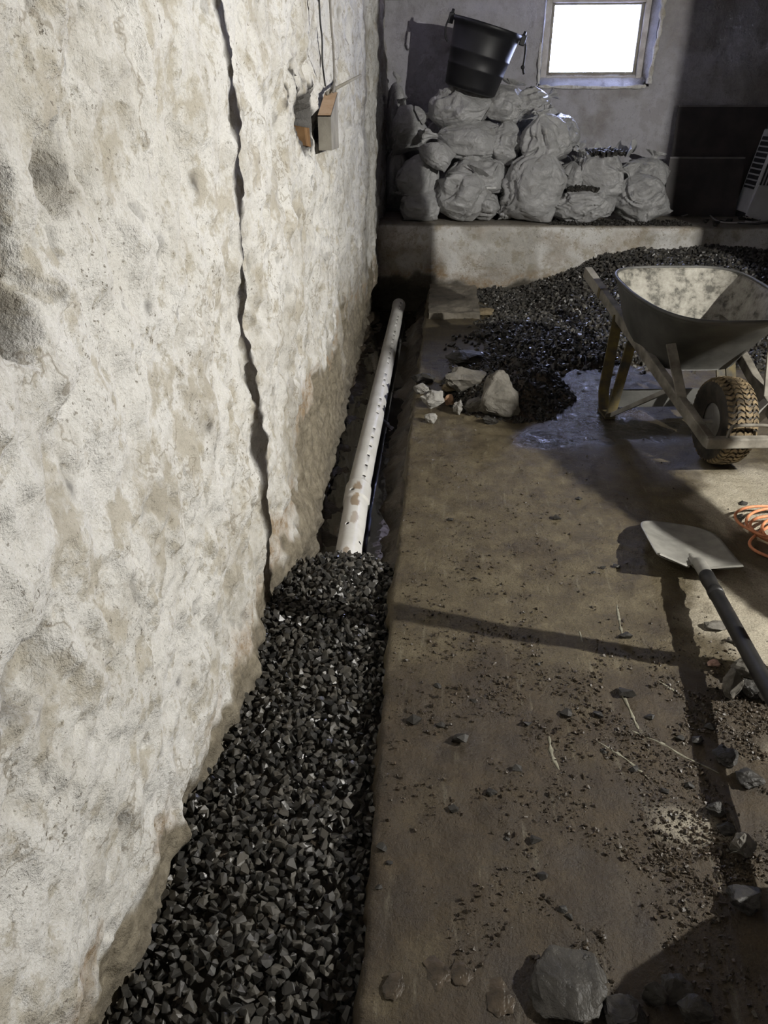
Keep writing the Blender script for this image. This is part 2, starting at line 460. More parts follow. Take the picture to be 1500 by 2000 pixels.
def hull_shape(seed, n=11, sub=0, rough=0.0, nscale=2.2):
    """angular broken stone: convex hull of a few random points"""
    rs = np.random.RandomState(seed)
    p = rs.randn(n, 3); p /= np.linalg.norm(p, axis=1)[:, None]; p *= (0.82 + 0.3 * rs.rand(n))[:, None]
    bm = bmesh.new()
    for q in p: bm.verts.new(q)
    r = bmesh.ops.convex_hull(bm, input=bm.verts)
    junk = [e for e in r['geom_interior'] + r['geom_unused'] if isinstance(e, bmesh.types.BMVert)]
    if junk: bmesh.ops.delete(bm, geom=list(set(junk)), context='VERTS')
    if sub:
        bmesh.ops.bevel(bm, geom=bm.edges[:], offset=0.05, segments=1, affect='EDGES', profile=0.5)
        bmesh.ops.triangulate(bm, faces=bm.faces[:])
        for _ in range(sub):
            bmesh.ops.subdivide_edges(bm, edges=bm.edges[:], cuts=1, use_grid_fill=True)
        bmesh.ops.triangulate(bm, faces=bm.faces[:])
    bm.verts.index_update()
    v = np.array([q.co[:] for q in bm.verts]); f = np.array([[q.index for q in fc.verts] for fc in bm.faces]); bm.free()
    if rough:
        v = v * (1 + rough * fbm(v[:, 0] * nscale + seed, v[:, 1] * nscale, v[:, 2] * nscale, 4, .55))[:, None]
    return v, f
def rand_rot(rs, k):
    q = rs.randn(k, 4); q /= np.linalg.norm(q, axis=1)[:, None]
    w_, x, y, z = q.T
    return np.stack([np.stack([1 - 2 * (y * y + z * z), 2 * (x * y - z * w_), 2 * (x * z + y * w_)], -1),
                     np.stack([2 * (x * y + z * w_), 1 - 2 * (x * x + z * z), 2 * (y * z - x * w_)], -1),
                     np.stack([2 * (x * z - y * w_), 2 * (y * z + x * w_), 1 - 2 * (x * x + y * y)], -1)], 1)
def stone_field(name, P, R, m, sub=1, parent=None, seed=0, planes=9, squash=(0.55, 1.0)):
    """many small stones in one mesh; P (n,3) centres, R (n,) radii"""
    rs = np.random.RandomState(seed + 99)
    n = len(P); nvar = 16
    pick = rs.randint(0, nvar, n); M = rand_rot(rs, n)
    sc = np.stack([R * (1.05 + 0.6 * rs.rand(n)), R * (0.75 + 0.4 * rs.rand(n)), R * (squash[0] + (squash[1] - squash[0]) * rs.rand(n))], -1)
    V, Fc, nb = [], [], 0
    for q in range(nvar):
        sv, sf = hull_shape(seed * 31 + q, (8 if sub == 0 else 12))
        ids = np.where(pick == q)[0]
        if not len(ids): continue
        vv = np.einsum('nij,nvj->nvi', M[ids], sv[None] * sc[ids][:, None, :]) + P[ids][:, None, :]
        V.append(vv.reshape(-1, 3)); Fc.append((sf[None] + nb + (np.arange(len(ids)) * len(sv))[:, None, None]).reshape(-1, 3)); nb += len(ids) * len(sv)
    V, Fc = np.concatenate(V), np.concatenate(Fc)
    return mk(name, V.reshape(-1, 3), Fc, m, parent, smooth=False)

# ==================================================================== SETTING
def edge_x(Y):      # slab edge along the trench
    return np.interp(Y, [-2.5, 0.7, 1.15, 1.86, 2.87, 3.7, 5.0, 6.3, 6.9], [-0.095, -0.096, -0.104, -0.114, -0.111, -0.109, -0.092, -0.076, -0.074])
# ---- slab floor
ys = np.concatenate([np.linspace(-2.5, 0.4, 14), np.linspace(0.42, 4.8, 300), np.linspace(4.84, 6.9, 60)])
xs = np.concatenate([np.linspace(0, 1.75, 125), np.linspace(1.8, 5.15, 40)])
YY, XX = np.meshgrid(ys, xs, indexing='ij')
E0 = edge_x(YY) + 0.004 * fbm(YY * 6, 0 * YY, 1.0) + 0.0025 * fbm(YY * 40, 0 * YY, 4.0)
X = E0 + XX
Zf = 0.006 * fbm(X * 3, YY * 3, 0.2) + 0.003 * fbm(X * 17, YY * 17, 2.0)
mudmask = sm(0.0, 0.5, fbm(X * 2.2 + 3, YY * 2.2 + 8, 5.0))
Zf += 0.006 * mudmask * np.abs(fbm(X * 28, YY * 28, 7.0)) - 0.003 * sm(0.015, 0, XX)
FLOOR_F = lambda x, y: 0.0
rows = []
V = np.stack([X, YY, Zf], -1)
nY, nX = YY.shape
skirt = np.stack([E0[:, 0] - 0.006 + 0.016 * fbm(ys * 9, 0 * ys, 3.0), ys, np.full(nY, -0.06)], -1)
skirt2 = np.stack([E0[:, 0] + 0.02 + 0.03 * fbm(ys * 7, 0 * ys, 8.0), ys, np.full(nY, -0.14)], -1)
V = np.concatenate([skirt2[:, None], skirt[:, None], V], 1)
floor = mk('floor', V.reshape(-1, 3), grid_faces(nY, nX + 2)[:, ::-1], 'muddy_concrete', recenter=False)
_fy, _fxg, _fz = ys.copy(), xs.copy(), Zf.copy()
def floor_z(x, y):
    x, y = np.atleast_1d(np.asarray(x, float)), np.atleast_1d(np.asarray(y, float))
    i = np.clip(np.searchsorted(_fy, y) - 1, 0, len(_fy) - 2); u = x - edge_x(y); j = np.clip(np.searchsorted(_fxg, u) - 1, 0, len(_fxg) - 2)
    a = np.clip((y - _fy[i]) / (_fy[i + 1] - _fy[i]), 0, 1); b = np.clip((u - _fxg[j]) / (_fxg[j + 1] - _fxg[j]), 0, 1)
    return _fz[i, j] * (1 - a) * (1 - b) + _fz[i + 1, j] * a * (1 - b) + _fz[i, j + 1] * (1 - a) * b + _fz[i + 1, j + 1] * a * b
tag(floor, 'muddy brown concrete floor slab beside the open trench', 'floor', kind='structure')
fx, fy = V[..., 0], V[..., 1]
nz = fbm(fx * 5, fy * 5, 3.0); nz2 = fbm(fx * 15, fy * 15, 9.0)
def gs(cx, cy, sx, sy, a=0.0):
    dx, dy = fx - cx, fy - cy; u = dx * math.cos(a) + dy * math.sin(a); v = -dx * math.sin(a) + dy * math.cos(a)
    return np.exp(-(u / sx) ** 2 - (v / sy) ** 2)
dry = gs(1.10, 1.98, .20, .32) * 1.5 + gs(1.28, 2.75, .30, .22) * 1.0 + gs(0.98, 1.36, .10, .10) + 0.75 * gs(0.62, 1.18, .10, .07) + gs(1.5, 3.0, .3, .3) * .8
dry = sm(0.30, 0.72, dry + 0.22 * nz + 0.12 * nz2)
wet = gs(0.72, 3.98, .26, .46, 0.45) * 1.5 + gs(0.52, 3.42, .22, .16) * 0.9 + gs(1.1, 3.65, .3, .25) * .8 + gs(.9, 4.6, .5, .35) * 1.2
wet = sm(0.32, 0.75, wet + 0.20 * nz + 0.10 * nz2)
wet = np.maximum(wet, 0.22 * sm(0.1, 0.6, nz) * sm(1.9, 1.2, fy))
mud = sm(-0.25, 0.5, sm(2.1, 1.15, fy) - 0.28 + 0.45 * nz)
dark_edge = 0
attr(floor, 'dry', dry * (1 - wet)); attr(floor, 'wet', wet); attr(floor, 'mud', mud)

# ---- left wall (whitewashed rubble masonry, lumpy)
ys = np.concatenate([np.linspace(-2.5, 0.3, 24), np.linspace(0.33, 2.4, 290), np.linspace(2.413, 4.2, 140), np.linspace(4.23, 7.9, 120)])
zs = np.concatenate([np.linspace(-0.45, 0.35, 100), np.linspace(0.358, 1.75, 190), np.linspace(1.77, 2.32, 30)])
YY, ZZ = np.meshgrid(ys, zs, indexing='ij')
Xw = np.full_like(YY, -0.532)
foot_y = [-2.5, .71, .77, .98, 1.09, 1.18, 1.29, 1.43, 1.72, 1.98, 2.13, 2.35, 2.6, 2.83, 3.34, 4.5, 6.4, 7.9]
foot_x = [-.58, -.578, -.566, -.551, -.553, -.592, -.551, -.521, -.512, -.55, -.535, -.47, -.455, -.48, -.50, -.54, -.60, -.63]
fxn = np.interp(YY, foot_y, foot_x)
k = sm(0.20, -0.06, ZZ)
Xw = Xw * (1 - k) + fxn * k
am = 0.4 + 0.6 * sm(0.0, 0.3, ZZ)
Xw += am * (0.016 * fbm(YY * 2.6, ZZ * 2.1, 1.5, 4) + 0.012 * ridged(YY * 4.2 + 2, ZZ * 3.0, 6.0) - 0.006)
Xw += 0.012 * fbm(YY * 12, ZZ * 9, 4.0, 5, .60) + 0.010 * ridged(YY * 9 + .8 * fbm(YY * 5, ZZ * 5), ZZ * 5, 3.0) * sm(-.2, .4, fbm(YY * 3, ZZ * 3, 12.0))
pit = sm(0.55, 0.95, fbm(YY * 20 + 7, ZZ * 14, 8.0, 2)); Xw -= 0.007 * pit
stonecells = sm(0.25, 0.6, fbm(YY * 3.3 + 20, ZZ * 3.3, 9.0, 2)); Xw += 0.014 * stonecells * sm(1.9, 0.9, YY)
low = sm(0.03, -0.08, ZZ); Xw += low * 0.018 * fbm(YY * 16, ZZ * 16, 2.2, 3)
def dent(cy, cz, ry, rz, d, p=2.0, a=0.0):
    global Xw
    u = (YY - cy) * math.cos(a) + (ZZ - cz) * math.sin(a); v = -(YY - cy) * math.sin(a) + (ZZ - cz) * math.cos(a)
    q = (u / ry) ** 2 + (v / rz) ** 2
    q = q * np.clip(1 + 0.5 * fbm(YY * 24, ZZ * 24, 5.0, 2) + 0.5 * fbm(YY * 9, ZZ * 9, 2.0, 2), .3, 3)
    h = np.exp(-q ** p); Xw = Xw - d * h
    return q
cavq = dent(0.865, 1.30, .085, .10, .12, 3, .25); dent(0.90, 1.385, .05, .04, .05, 2)
dent(1.10, 1.365, .06, .05, .05, 4, .5); dent(1.20, 1.33, .012, .07, .016, 2, .3)
dent(1.02, 1.22, .03, .02, -.02); dent(0.97, 1.12, .05, .04, -.02); dent(0.72, 1.15, .04, .05, -.03)
dent(1.493, .278, .010, .013, .03); dent(.871, .304, .008, .016, .03); dent(0.86, .24, .007, .012, .02)
hole1 = dent(3.235, 1.40, .19, .085, .18, 5); hole2 = dent(3.98, 1.45, .10, .05, .16, 5)
dent(0.70, .80, .05, .035, .05, 3); dent(1.28, 1.02, .015, .05, .012); dent(1.33, 1.30, .014, .045, .012)
dent(.66, 1.0, .05, .03, .02); dent(1.18, .55, .03, .02, .012); dent(.92, .62, .03, .014, .014, 2, .5)
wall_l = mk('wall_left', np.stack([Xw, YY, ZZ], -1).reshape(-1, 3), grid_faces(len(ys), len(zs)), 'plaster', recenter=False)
tag(wall_l, 'lumpy whitewashed rubble wall along the trench', 'wall', kind='structure')
n1 = fbm(YY * 5, ZZ * 4, 3.3); n2 = fbm(YY * 2.2, ZZ * 1.3, 7.7)
edge = 0.055 + 0.05 * n1 + 0.03 * fbm(YY * 16, ZZ * 16, 1) + 0.30 * sm(2.2, 3.0, YY) * np.clip(0.75 + n2, 0, 2) + 0.10 * sm(1.2, .7, YY)
bare = sm(0.03, -0.03, ZZ - edge)
strip = sm(-0.05, 0.45, fbm(YY * 2.6 + 4, ZZ * 0.9, 2.0) + .25 * fbm(YY * 14, ZZ * 9, 5.0)) * sm(2.2, 2.7, YY) * sm(0.95, 0.2, ZZ)
bare = np.maximum(bare, 0.8 * strip)
rust = sm(0.07, 0.0, np.abs(ZZ - edge - 0.03)) * sm(-0.2, 0.5, n1 + 0.2)
dirt_shade = 1.0 * np.exp(-((YY - .69) / .06) ** 2 - ((ZZ - .80) / .038) ** 2) * sm(-.8, .2, n1 + .2) + sm(0.85, 1.0, pit) * 0.35 + low * 0.45  # stain blotch, darkened pits and wall foot
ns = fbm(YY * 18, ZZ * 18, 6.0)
dirt_shade = np.maximum(dirt_shade, 0.75 * np.exp(-(((YY - .845) + .25 * (1.3 - ZZ)) / .085) ** 4 - ((ZZ - 1.30) / .115) ** 4) * sm(-.7, .2, ns))  # shade of the left cavity painted as dark colour
dirt_shade = np.maximum(dirt_shade, 1.08 * sm(2.4, 1.5, np.minimum(hole1, hole2)))  # shade inside the block holes painted dark
dirt_shade = np.maximum(dirt_shade, 0.70 * sm(1.3, .7, cavq) * sm(-.9, .0, ns + .3))  # painted shade following the cavity dent
for cy, cz, ry, rz in ((1.493, .278, .012, .018), (.871, .304, .008, .020), (.86, .24, .006, .012), (1.22, .33, .010, .010), (1.9, .62, .010, .02), (2.5, .55, .012, .02), (1.36, 1.12, .012, .014), (1.56, .80, .012, .012), (.95, .95, .010, .012), (1.75, 1.30, .018, .022)):
    dirt_shade = np.maximum(dirt_shade, 0.85 * np.exp(-((YY - cy) / ry) ** 2 - ((ZZ - cz) / rz) ** 2))  # shade painted into the small holes, plus other dark spots
bare = np.maximum(bare, 0.55 * np.exp(-((YY - 1.10) / .055) ** 4 - ((ZZ - 1.365) / .048) ** 4))
attr(wall_l, 'bare', bare); attr(wall_l, 'rust', rust); attr(wall_l, 'dirt_shade', np.clip(dirt_shade, 0, 1))

# ---- back wall with the window opening
WX0, WX1, WZ0, WZ1 = 0.85, 1.83, 1.60, 2.27
xs = np.unique(np.concatenate([np.linspace(-0.75, WX0, 60), np.linspace(WX0, WX1, 36), np.linspace(WX1, 5.15, 80)]).round(5))
zs = np.unique(np.concatenate([np.linspace(0.3, WZ0, 60), np.linspace(WZ0, WZ1, 26), [2.32]]).round(5))
XX, ZZ = np.meshgrid(xs, zs, indexing='ij')
Yb = 7.75 - 0.03 * fbm(XX * 1.8, ZZ * 1.8, 2.0) - 0.014 * fbm(XX * 6, ZZ * 6, 5.0) - 0.006 * fbm(XX * 18, ZZ * 18, 5.0)
fcs = grid_faces(len(xs), len(zs))[:, ::-1]
cx = XX.reshape(-1)[fcs].mean(1); cz = ZZ.reshape(-1)[fcs].mean(1)
keep = ~((cx > WX0) & (cx < WX1) & (cz > WZ0) & (cz < WZ1))
Vb = np.stack([XX, Yb, ZZ], -1).reshape(-1, 3); Fb = fcs[keep]
ei = {}
idx = lambda a, b: a * len(zs) + b
ix0, ix1 = int(np.argmin(abs(xs - WX0))), int(np.argmin(abs(xs - WX1)))
iz0, iz1 = int(np.argmin(abs(zs - WZ0))), int(np.argmin(abs(zs - WZ1)))
loop = [idx(i, iz0) for i in range(ix0, ix1)] + [idx(ix1, j) for j in range(iz0, iz1)] + [idx(i, iz1) for i in range(ix1, ix0, -1)] + [idx(ix0, j) for j in range(iz1, iz0, -1)]
rev, nb = [], len(Vb)
for q in loop:
    p = Vb[q]; rev.append((p[0] + 0.008 * vnoise(p[0] * 20, p[2] * 20) + .03 * (p[0] < WX0 + .001) - .06 * (p[0] > WX1 - .001), 7.90, p[2] + 0.095 * (p[2] < WZ0 + .001) + 0.006 * vnoise(p[2] * 19, p[0] * 23)))
rev2 = [(a, 8.10, c) for a, b, c in rev]
Vb = np.concatenate([Vb, rev, rev2]); L_ = len(loop)
Fr = [(loop[i], loop[(i + 1) % L_], nb + (i + 1) % L_, nb + i) for i in range(L_)] + [(nb + i, nb + (i + 1) % L_, nb + L_ + (i + 1) % L_, nb + L_ + i) for i in range(L_)]
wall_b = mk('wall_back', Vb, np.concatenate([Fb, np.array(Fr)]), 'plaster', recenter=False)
tag(wall_b, 'whitewashed back wall with the small window', 'wall', kind='structure')
bx, bz = Vb[:, 0], Vb[:, 2]
attr(wall_b, 'bare', (0.04 + 0.35 * sm(0.3, 0.9, fbm(bx * 3, bz * 3, 4.0) + 0.25)) * (Vb[:, 1] < 7.85) * (np.arange(len(Vb)) < nb))
attr(wall_b, 'rust', np.zeros(len(Vb))); attr(wall_b, 'blue', np.ones(len(Vb)) * (np.arange(len(Vb)) < nb))  # whole wall face takes the painted window tint
cr = np.abs(fbm(bx * 2.2, bz * 2.2, 11.0)); attr(wall_b, 'dirt_shade', 0.20 * (Vb[:, 1] < 7.85) * (np.arange(len(Vb)) < nb) + 0.5 * sm(0.05, 0.0, cr) * sm(1.55, 1.3, bz) * sm(-.1, .3, fbm(bx * 3 + 5, bz * 3, 1.0)))  # even greying of the wall face, plus dark cracks

# ---- ledge the sacks stand on
xs = np.linspace(-0.75, 5.15, 260); prof = [(7.95, 0.55, 0), (6.98, 0.552, 0), (6.84, 0.55, 0), (6.815, 0.545, 0.3), (6.808, 0.53, 0.5)] + \
    [(6.80, z, 1) for z in np.linspace(0.51, 0.02, 26)] + [(6.84, -0.02, 1), (6.88, -0.08, 1), (6.90, -0.2, 1), (6.9, -0.45, 1)]
V = []
for x in xs:
    for y, z, a in prof:
        under = 0.05 * sm(0.10, 0.0, z) * (0.5 + 0.9 * float(fbm(x * 5, 0, 3.0))) if a else 0
        dy = a * (0.016 * float(fbm(x * 2.5, z * 3.0, 1.0)) + 0.008 * float(fbm(x * 9, z * 9, 4.0)))
        V.append((x, y + dy + under, z + (0.006 * float(fbm(x * 4, y * 4, 6.0)) if a < 1 else 0)))
ledge = mk('ledge', V, grid_faces(len(xs), len(prof))[:, ::-1], 'plaster', recenter=False)
tag(ledge, 'low plastered concrete ledge along the back wall carrying the sacks', 'ledge', kind='structure')
V = np.array(V); lx, ly, lz = V.T
e = 0.07 + 0.07 * fbm(lx * 2.5, lx * 0, 5.0) + 0.03 * fbm(lx * 11, lz * 11, 2.0)
b_ = sm(0.03, -0.03, lz - e); top = (lz > 0.535)
st = 0.75 * sm(0.1, 0.7, fbm(lx * 3, lz * 5, 7.0) + 0.5 * sm(0.35, 0.05, lz))
attr(ledge, 'bare', np.where(top, 0.75, np.maximum(b_, 0.45 * sm(.0, .6, fbm(lx * 4, lz * 4, 9.0)))))
blob = np.exp(-((lx + 0.02) / .09) ** 2 - ((lz - .22) / .12) ** 2)
attr(ledge, 'rust', np.where(top, 0.1, np.clip(0.5 * st * (1 - b_) + 0.8 * blob + .6 * sm(.06, 0, np.abs(lz - e - .04)), 0, 1)))
attr(ledge, 'dirt_shade', np.where(top, 0.25, 0.75 * b_ + 0.5 * blob))

# ---- the rest of the room, ceiling with joists, sill plate
def plain(name, b, m, label, cat):
    return tag(mk(name, *box(*b), m, recenter=False, smooth=False), label, cat, kind='structure')
for nm, b, lb in (('wall_right', (5.15, 5.3, -2.6, 8.1, -0.2, 2.4), 'dark bare stone wall on the far right side'),
                  ('wall_front', (-0.9, 5.3, -2.7, -2.5, -0.4, 2.4), 'dark bare stone wall behind the viewer'),
                  ('wall_blocker', (2.81, 5.15, 2.62, 2.85, -0.05, 2.32), 'short stone cross wall added out of view to block the lamp')):  # cross wall added to keep lamp light off the right back
    o = plain(nm, b, 'dark_stone', lb, 'wall')
    for a in ('bare', 'rust', 'dirt_shade'): attr(o, a, np.zeros(len(o.data.vertices)))
ceil = plain('ceiling', (-0.9, 5.3, -2.7, 8.1, 2.40, 2.45), 'joist_wood', 'low board ceiling of the cellar', 'ceiling')
for i, y in enumerate(np.arange(-2.2, 7.6, 0.6)):
    mk('joist', *box(-0.6, 5.2, y, y + 0.06, 2.31, 2.40), 'joist_wood', ceil, smooth=False)
tag(mk('trim_1', *box(-0.7, 5.15, 7.66, 7.92, 2.255, 2.40), 'concrete_grey', recenter=False, smooth=False), 'grey sill beam on top of the back wall', 'beam', kind='structure')
V, F_ = box(-0.9, 5.3, -2.7, 8.1, -0.60, -0.5)
tag(mk('ground', V, F_, 'soil', recenter=False, smooth=False), 'earth under the slab', 'ground', kind='structure')

# ---- trench soil
ys = np.linspace(-2.4, 6.95, 420); xs = np.linspace(-0.72, 0.04, 60)
YY, XX = np.meshgrid(ys, xs, indexing='ij')
deep = sm(2.28, 2.62, YY)
bank = sm(-0.25, -0.08, XX + 0.03 * fbm(YY * 3, 0 * YY, 2.0)) ** 1.3
Zt = -0.095 * (1 - deep) + deep * (-0.215 + 0.12 * bank)
Zt += deep * (0.02 * fbm(XX * 9, YY * 7, 1.0) + 0.012 * np.abs(fbm(XX * 30, YY * 30, 3.0)) + 0.03 * sm(-0.40, -0.6, XX))
Zt = np.minimum(Zt, -0.085 - 0.0 * XX)
tag(mk('trench_soil', np.stack([XX, YY, Zt], -1).reshape(-1, 3), grid_faces(len(ys), len(xs))[:, ::-1], 'soil', recenter=False),
    'dark wet soil bottom and bank of the trench', 'soil', kind='structure')
ys = np.linspace(2.5, 6.8, 60); V = [(x, y, -0.196) for y in ys for x in (-0.62, -0.16)]
tag(mk('trench_water', V, grid_faces(60, 2)[:, ::-1], 'water', recenter=False), 'shallow muddy water standing in the trench', 'water', kind='structure')

# ---- window
win = thing('window_1', (1.34, 7.93, 1.62), 'small wooden basement window in a white reveal', 'window', kind='structure')
FY0, FY1 = 7.87, 7.965
gx0, gx1, gz0, gz1 = 0.925, 1.725, 1.705, 2.235
for nm, b in (('frame_side', (0.868, gx0, FY0, FY1, 1.655, 2.27)), ('frame_side', (gx1, 1.775, FY0, FY1, 1.655, 2.27)),
              ('frame_head', (gx0, gx1, FY0, FY1, gz1, 2.27)), ('frame_bottom', (gx0, gx1, FY0, FY1, 1.655, gz0 - .02))):
    bevel(mk(nm, *box(*b), 'old_wood_white', win, smooth=False), 0.006)
for nm, b in (('sash_stile', (gx0, gx0 + .028, FY0 + .03, FY1 - .01, gz0 - .02, gz1)), ('sash_stile', (gx1 - .028, gx1, FY0 + .03, FY1 - .01, gz0 - .02, gz1)),
              ('sash_rail', (gx0 + .028, gx1 - .028, FY0 + .03, FY1 - .01, gz0 - .02, gz0 + .012)), ('sash_rail', (gx0 + .028, gx1 - .028, FY0 + .03, FY1 - .01, gz1 - .014, gz1))):
    bevel(mk(nm, *box(*b), 'weathered_wood', win, smooth=False), 0.004)
mk('pane', *box(gx0 + .028, gx1 - .028, 7.925, 7.93, gz0 + .012, gz1 - .014), 'window_glass', win, smooth=False)
# lumpy plaster border round the reveal
def plaster_lip(pts, r, seed):
    P = smooth_path(pts, 14); rr = [r * (1 + 0.5 * float(fbm(i * 0.35, seed, 2.0))) for i in range(len(P))]
    o = mk('plaster_lip', *tube(P, rr, 10), 'plaster', win)
    for a in ('bare', 'rust', 'dirt_shade'): attr(o, a, np.zeros(len(o.data.vertices)))
plaster_lip([(0.845, 7.77, 2.24), (0.84, 7.76, 2.0), (0.842, 7.76, 1.8), (0.85, 7.76, 1.62)], 0.014, 1)
plaster_lip([(0.85, 7.755, 1.60), (1.1, 7.755, 1.595), (1.5, 7.75, 1.59), (1.80, 7.75, 1.60)], 0.014, 4)
plaster_lip([(1.84, 7.75, 2.26), (1.85, 7.755, 2.05), (1.835, 7.755, 1.85), (1.82, 7.75, 1.62)], 0.020, 8)
# outside: neighbouring eave and a slack cable in front of the sky
tag(mk('neighbour_eave', *box(2.15, 5.5, 13.0, 13.6, 2.85, 4.6), 'outside_wall', smooth=False), 'pale eave of a neighbouring building outside the window', 'building')
tag(mk('overhead_cable', *tube(smooth_path([(1.2, 9.2, 2.37), (1.35, 9.2, 2.352), (1.6, 9.2, 2.37), (1.95, 9.2, 2.42), (2.4, 9.2, 2.40)], 8), 0.003, 6), 'wire_dark'), 'thin slack cable outside the window against the sky', 'cable')

# ==================================================================== LAMP, POST AND ADDED SHADOW CASTERS BESIDE THE VIEW
d = np.array((LAMP_AIM - LAMP).normalized()); back = np.array(LAMP) - d * 0.012
lamp = thing('work_lamp', tuple(back), 'small round work lamp hung from a joist', 'lamp')
mk('housing', *tube([back - d * 0.10, back - d * 0.08, back - d * 0.02, back], [0.02, 0.045, 0.062, 0.062], 20), 'black_plastic', lamp)
mk('lens', *tube([back + d * 0.001, back + d * 0.004], [0.05, 0.048], 20), 'lamp_lens', lamp)
mk('bracket', *bar(back - d * 0.08, back - d * 0.08 + np.array([0.02, -0.03, 0.36]), 0.015, 0.015, (1, 0, 0)), 'steel_grey', lamp, smooth=False)
# steel prop post; its shadow runs across the slab and up the wall
pp = np.array([1.16, 1.305 + (1.16 - 3.0) * -0.2108])
post = thing('prop_post', (pp[0], pp[1], 0), 'red oxide adjustable steel prop post from slab to joist', 'post')
mk('outer_tube', *tube([(pp[0], pp[1], 0.01), (pp[0], pp[1], 1.30)], 0.027, 16), 'post_steel', post)
mk('inner_tube', *tube([(pp[0], pp[1], 1.30), (pp[0], pp[1], 2.31)], 0.023, 16), 'post_steel', post)
mk('base_plate', *box(pp[0] - .06, pp[0] + .06, pp[1] - .06, pp[1] + .06, 0.0, 0.01), 'post_steel', post, smooth=False)
mk('collar', *tube([(pp[0], pp[1], 1.27), (pp[0], pp[1], 1.35)], 0.034, 16), 'steel_grey', post)
# unseen plank and board, added to cast the floor band and the corner shade
p0, p1 = np.array([1.69, 0.90, 0.02]), np.array([2.352, 2.137, 1.62])
plk = thing('shadow_plank', tuple(p0), 'unseen timber plank on a rope, added to cast the floor shadow band', 'plank')
bevel(mk('board', *bar(p0, p1, 0.03, 0.13, np.cross(p1 - p0, np.array(LAMP) - p0), 1.08), 'weathered_wood', plk, smooth=False), 0.004)
mk('rope_sling', *tube([p1 - (p1 - p0) * .02 + np.array([0, 0, .01]), np.array([p1[0], p1[1], 2.31])], 0.005, 8), 'black_rope', plk)
bevel(tag(mk('shade_board', *bar((1.92, 3.085, 1.34), (1.92, 3.085, 2.31), 0.17, 0.03, (-0.519, 0.855, 0)), 'weathered_wood', smooth=False), 'unseen board added under a joist to shade the back left corner', 'board'), 0.005)

# ==================================================================== DRAIN PIPES
def drain_pipe(name, label, y0, y1, axis, r, rows, bell=None, dirt=None):
    """perforated pipe; rows: list of (angle from up towards +x, first hole y, spacing)"""
    na = 72
    holes = []
    for ang, ya, sp in rows:
        j = int(round(ang / (2 * math.pi / na)))
        y = ya
        while y < y1 - 0.03:
            if y > y0 + 0.03: holes.append((j, y))
            y += sp
    hr = 0.0095
    ring = sorted(set([y0, y1] + [round(y0 + (y1 - y0) * i / 40, 4) for i in range(41)] + [round(h[1] + q, 4) for h in holes for q in (-hr, 0, hr)]))
    ring = [q for i, q in enumerate(ring) if i == 0 or q - ring[i - 1] > 1e-4]
    R = lambda y: r if not bell else (bell[2] if bell[0] <= y <= bell[1] else r)
    if bell:
        ring = sorted(set(ring + [bell[0] - 0.006, bell[0], bell[1] - .004, bell[1]]))
    V = np.zeros((len(ring), na, 3)); A = np.arange(na) * 2 * math.pi / na
    for i, y in enumerate(ring):
        c = axis(y); rr = R(y)
        V[i, :, 0] = c[0] + rr * np.sin(A); V[i, :, 1] = y; V[i, :, 2] = c[1] + rr * np.cos(A)
    ra = np.array(ring); dele = set()
    for j, y in holes:
        i = int(np.argmin(abs(ra - y))); j %= na
        i0, i1 = int(np.argmin(abs(ra - (y - hr)))), int(np.argmin(abs(ra - (y + hr))))
        if i0 != i - 1 or i1 != i + 1: continue
        da = 2 * math.pi / na * r
        for di in (-1, 0, 1):
            for dj in (-1, 0, 1):
                if di == 0 and dj == 0: continue
                q = math.hypot(di, dj); ang = (j + dj / q * hr / da) * 2 * math.pi / na; c = axis(y + di / q * hr)
                V[i + di, (j + dj) % na] = (c[0] + r * math.sin(ang), y + di / q * hr, c[1] + r * math.cos(ang))
        for di in (-1, 0):
            for dj in (-1, 0): dele.add((i + di) * na + (j + dj) % na)
    Fc = grid_faces(len(ring), na, True)
    Fc = np.array([q for i, q in enumerate(Fc) if i not in dele])[:, ::-1]
    o = mk(name, V.reshape(-1, 3), Fc, 'white_pvc')
    s = o.modifiers.new('wall', 'SOLIDIFY'); s.thickness = 0.004; s.offset = 1 if False else -1
    vv = V.reshape(-1, 3)
    dv = np.zeros(len(vv))
    if dirt:
        for (cy, cx_, ry, rx, a) in dirt:
            q = ((vv[:, 1] - cy) / ry) ** 2 + ((vv[:, 0] - cx_ - .022) / rx) ** 2 + 0.9 * fbm(vv[:, 1] * 22, vv[:, 0] * 22, 1.0)
            dv = np.maximum(dv, a * sm(1.15, 0.9, q) * (vv[:, 2] > axis(2.5)[1]))
    attr(o, 'dirt', dv)
    return tag(o, label, 'pipe', 'white drain pipes in the trench')
ax = lambda y: (float(np.interp(y, [2.0, 2.4, 3.04, 6.7], [-0.306, -0.312, -0.332, -0.332])), float(np.interp(y, [2.0, 6.7], [-0.118, -0.108])))
drain_pipe('drain_pipe', 'near white perforated pipe, muddy bell joint, buried in gravel at one end', 2.12, 3.05, ax, 0.054,
           [(0.95, 2.30, .075), (-0.35, 2.27, .075)], bell=(2.90, 3.05, 0.0605), dirt=[(2.86, -.345, .05, .02, .9), (2.98, -.35, .035, .018, .9), (2.70, -.335, .05, .014, .6), (2.42, -.34, .03, .01, .8)])
drain_pipe('drain_pipe', 'far white perforated pipe with a row of holes running towards the back ledge', 2.96, 6.66, ax, 0.0535,
           [(0.42, 3.10, .115), (-1.25, 3.1, .115)], bell=(6.58, 6.66, 0.058))

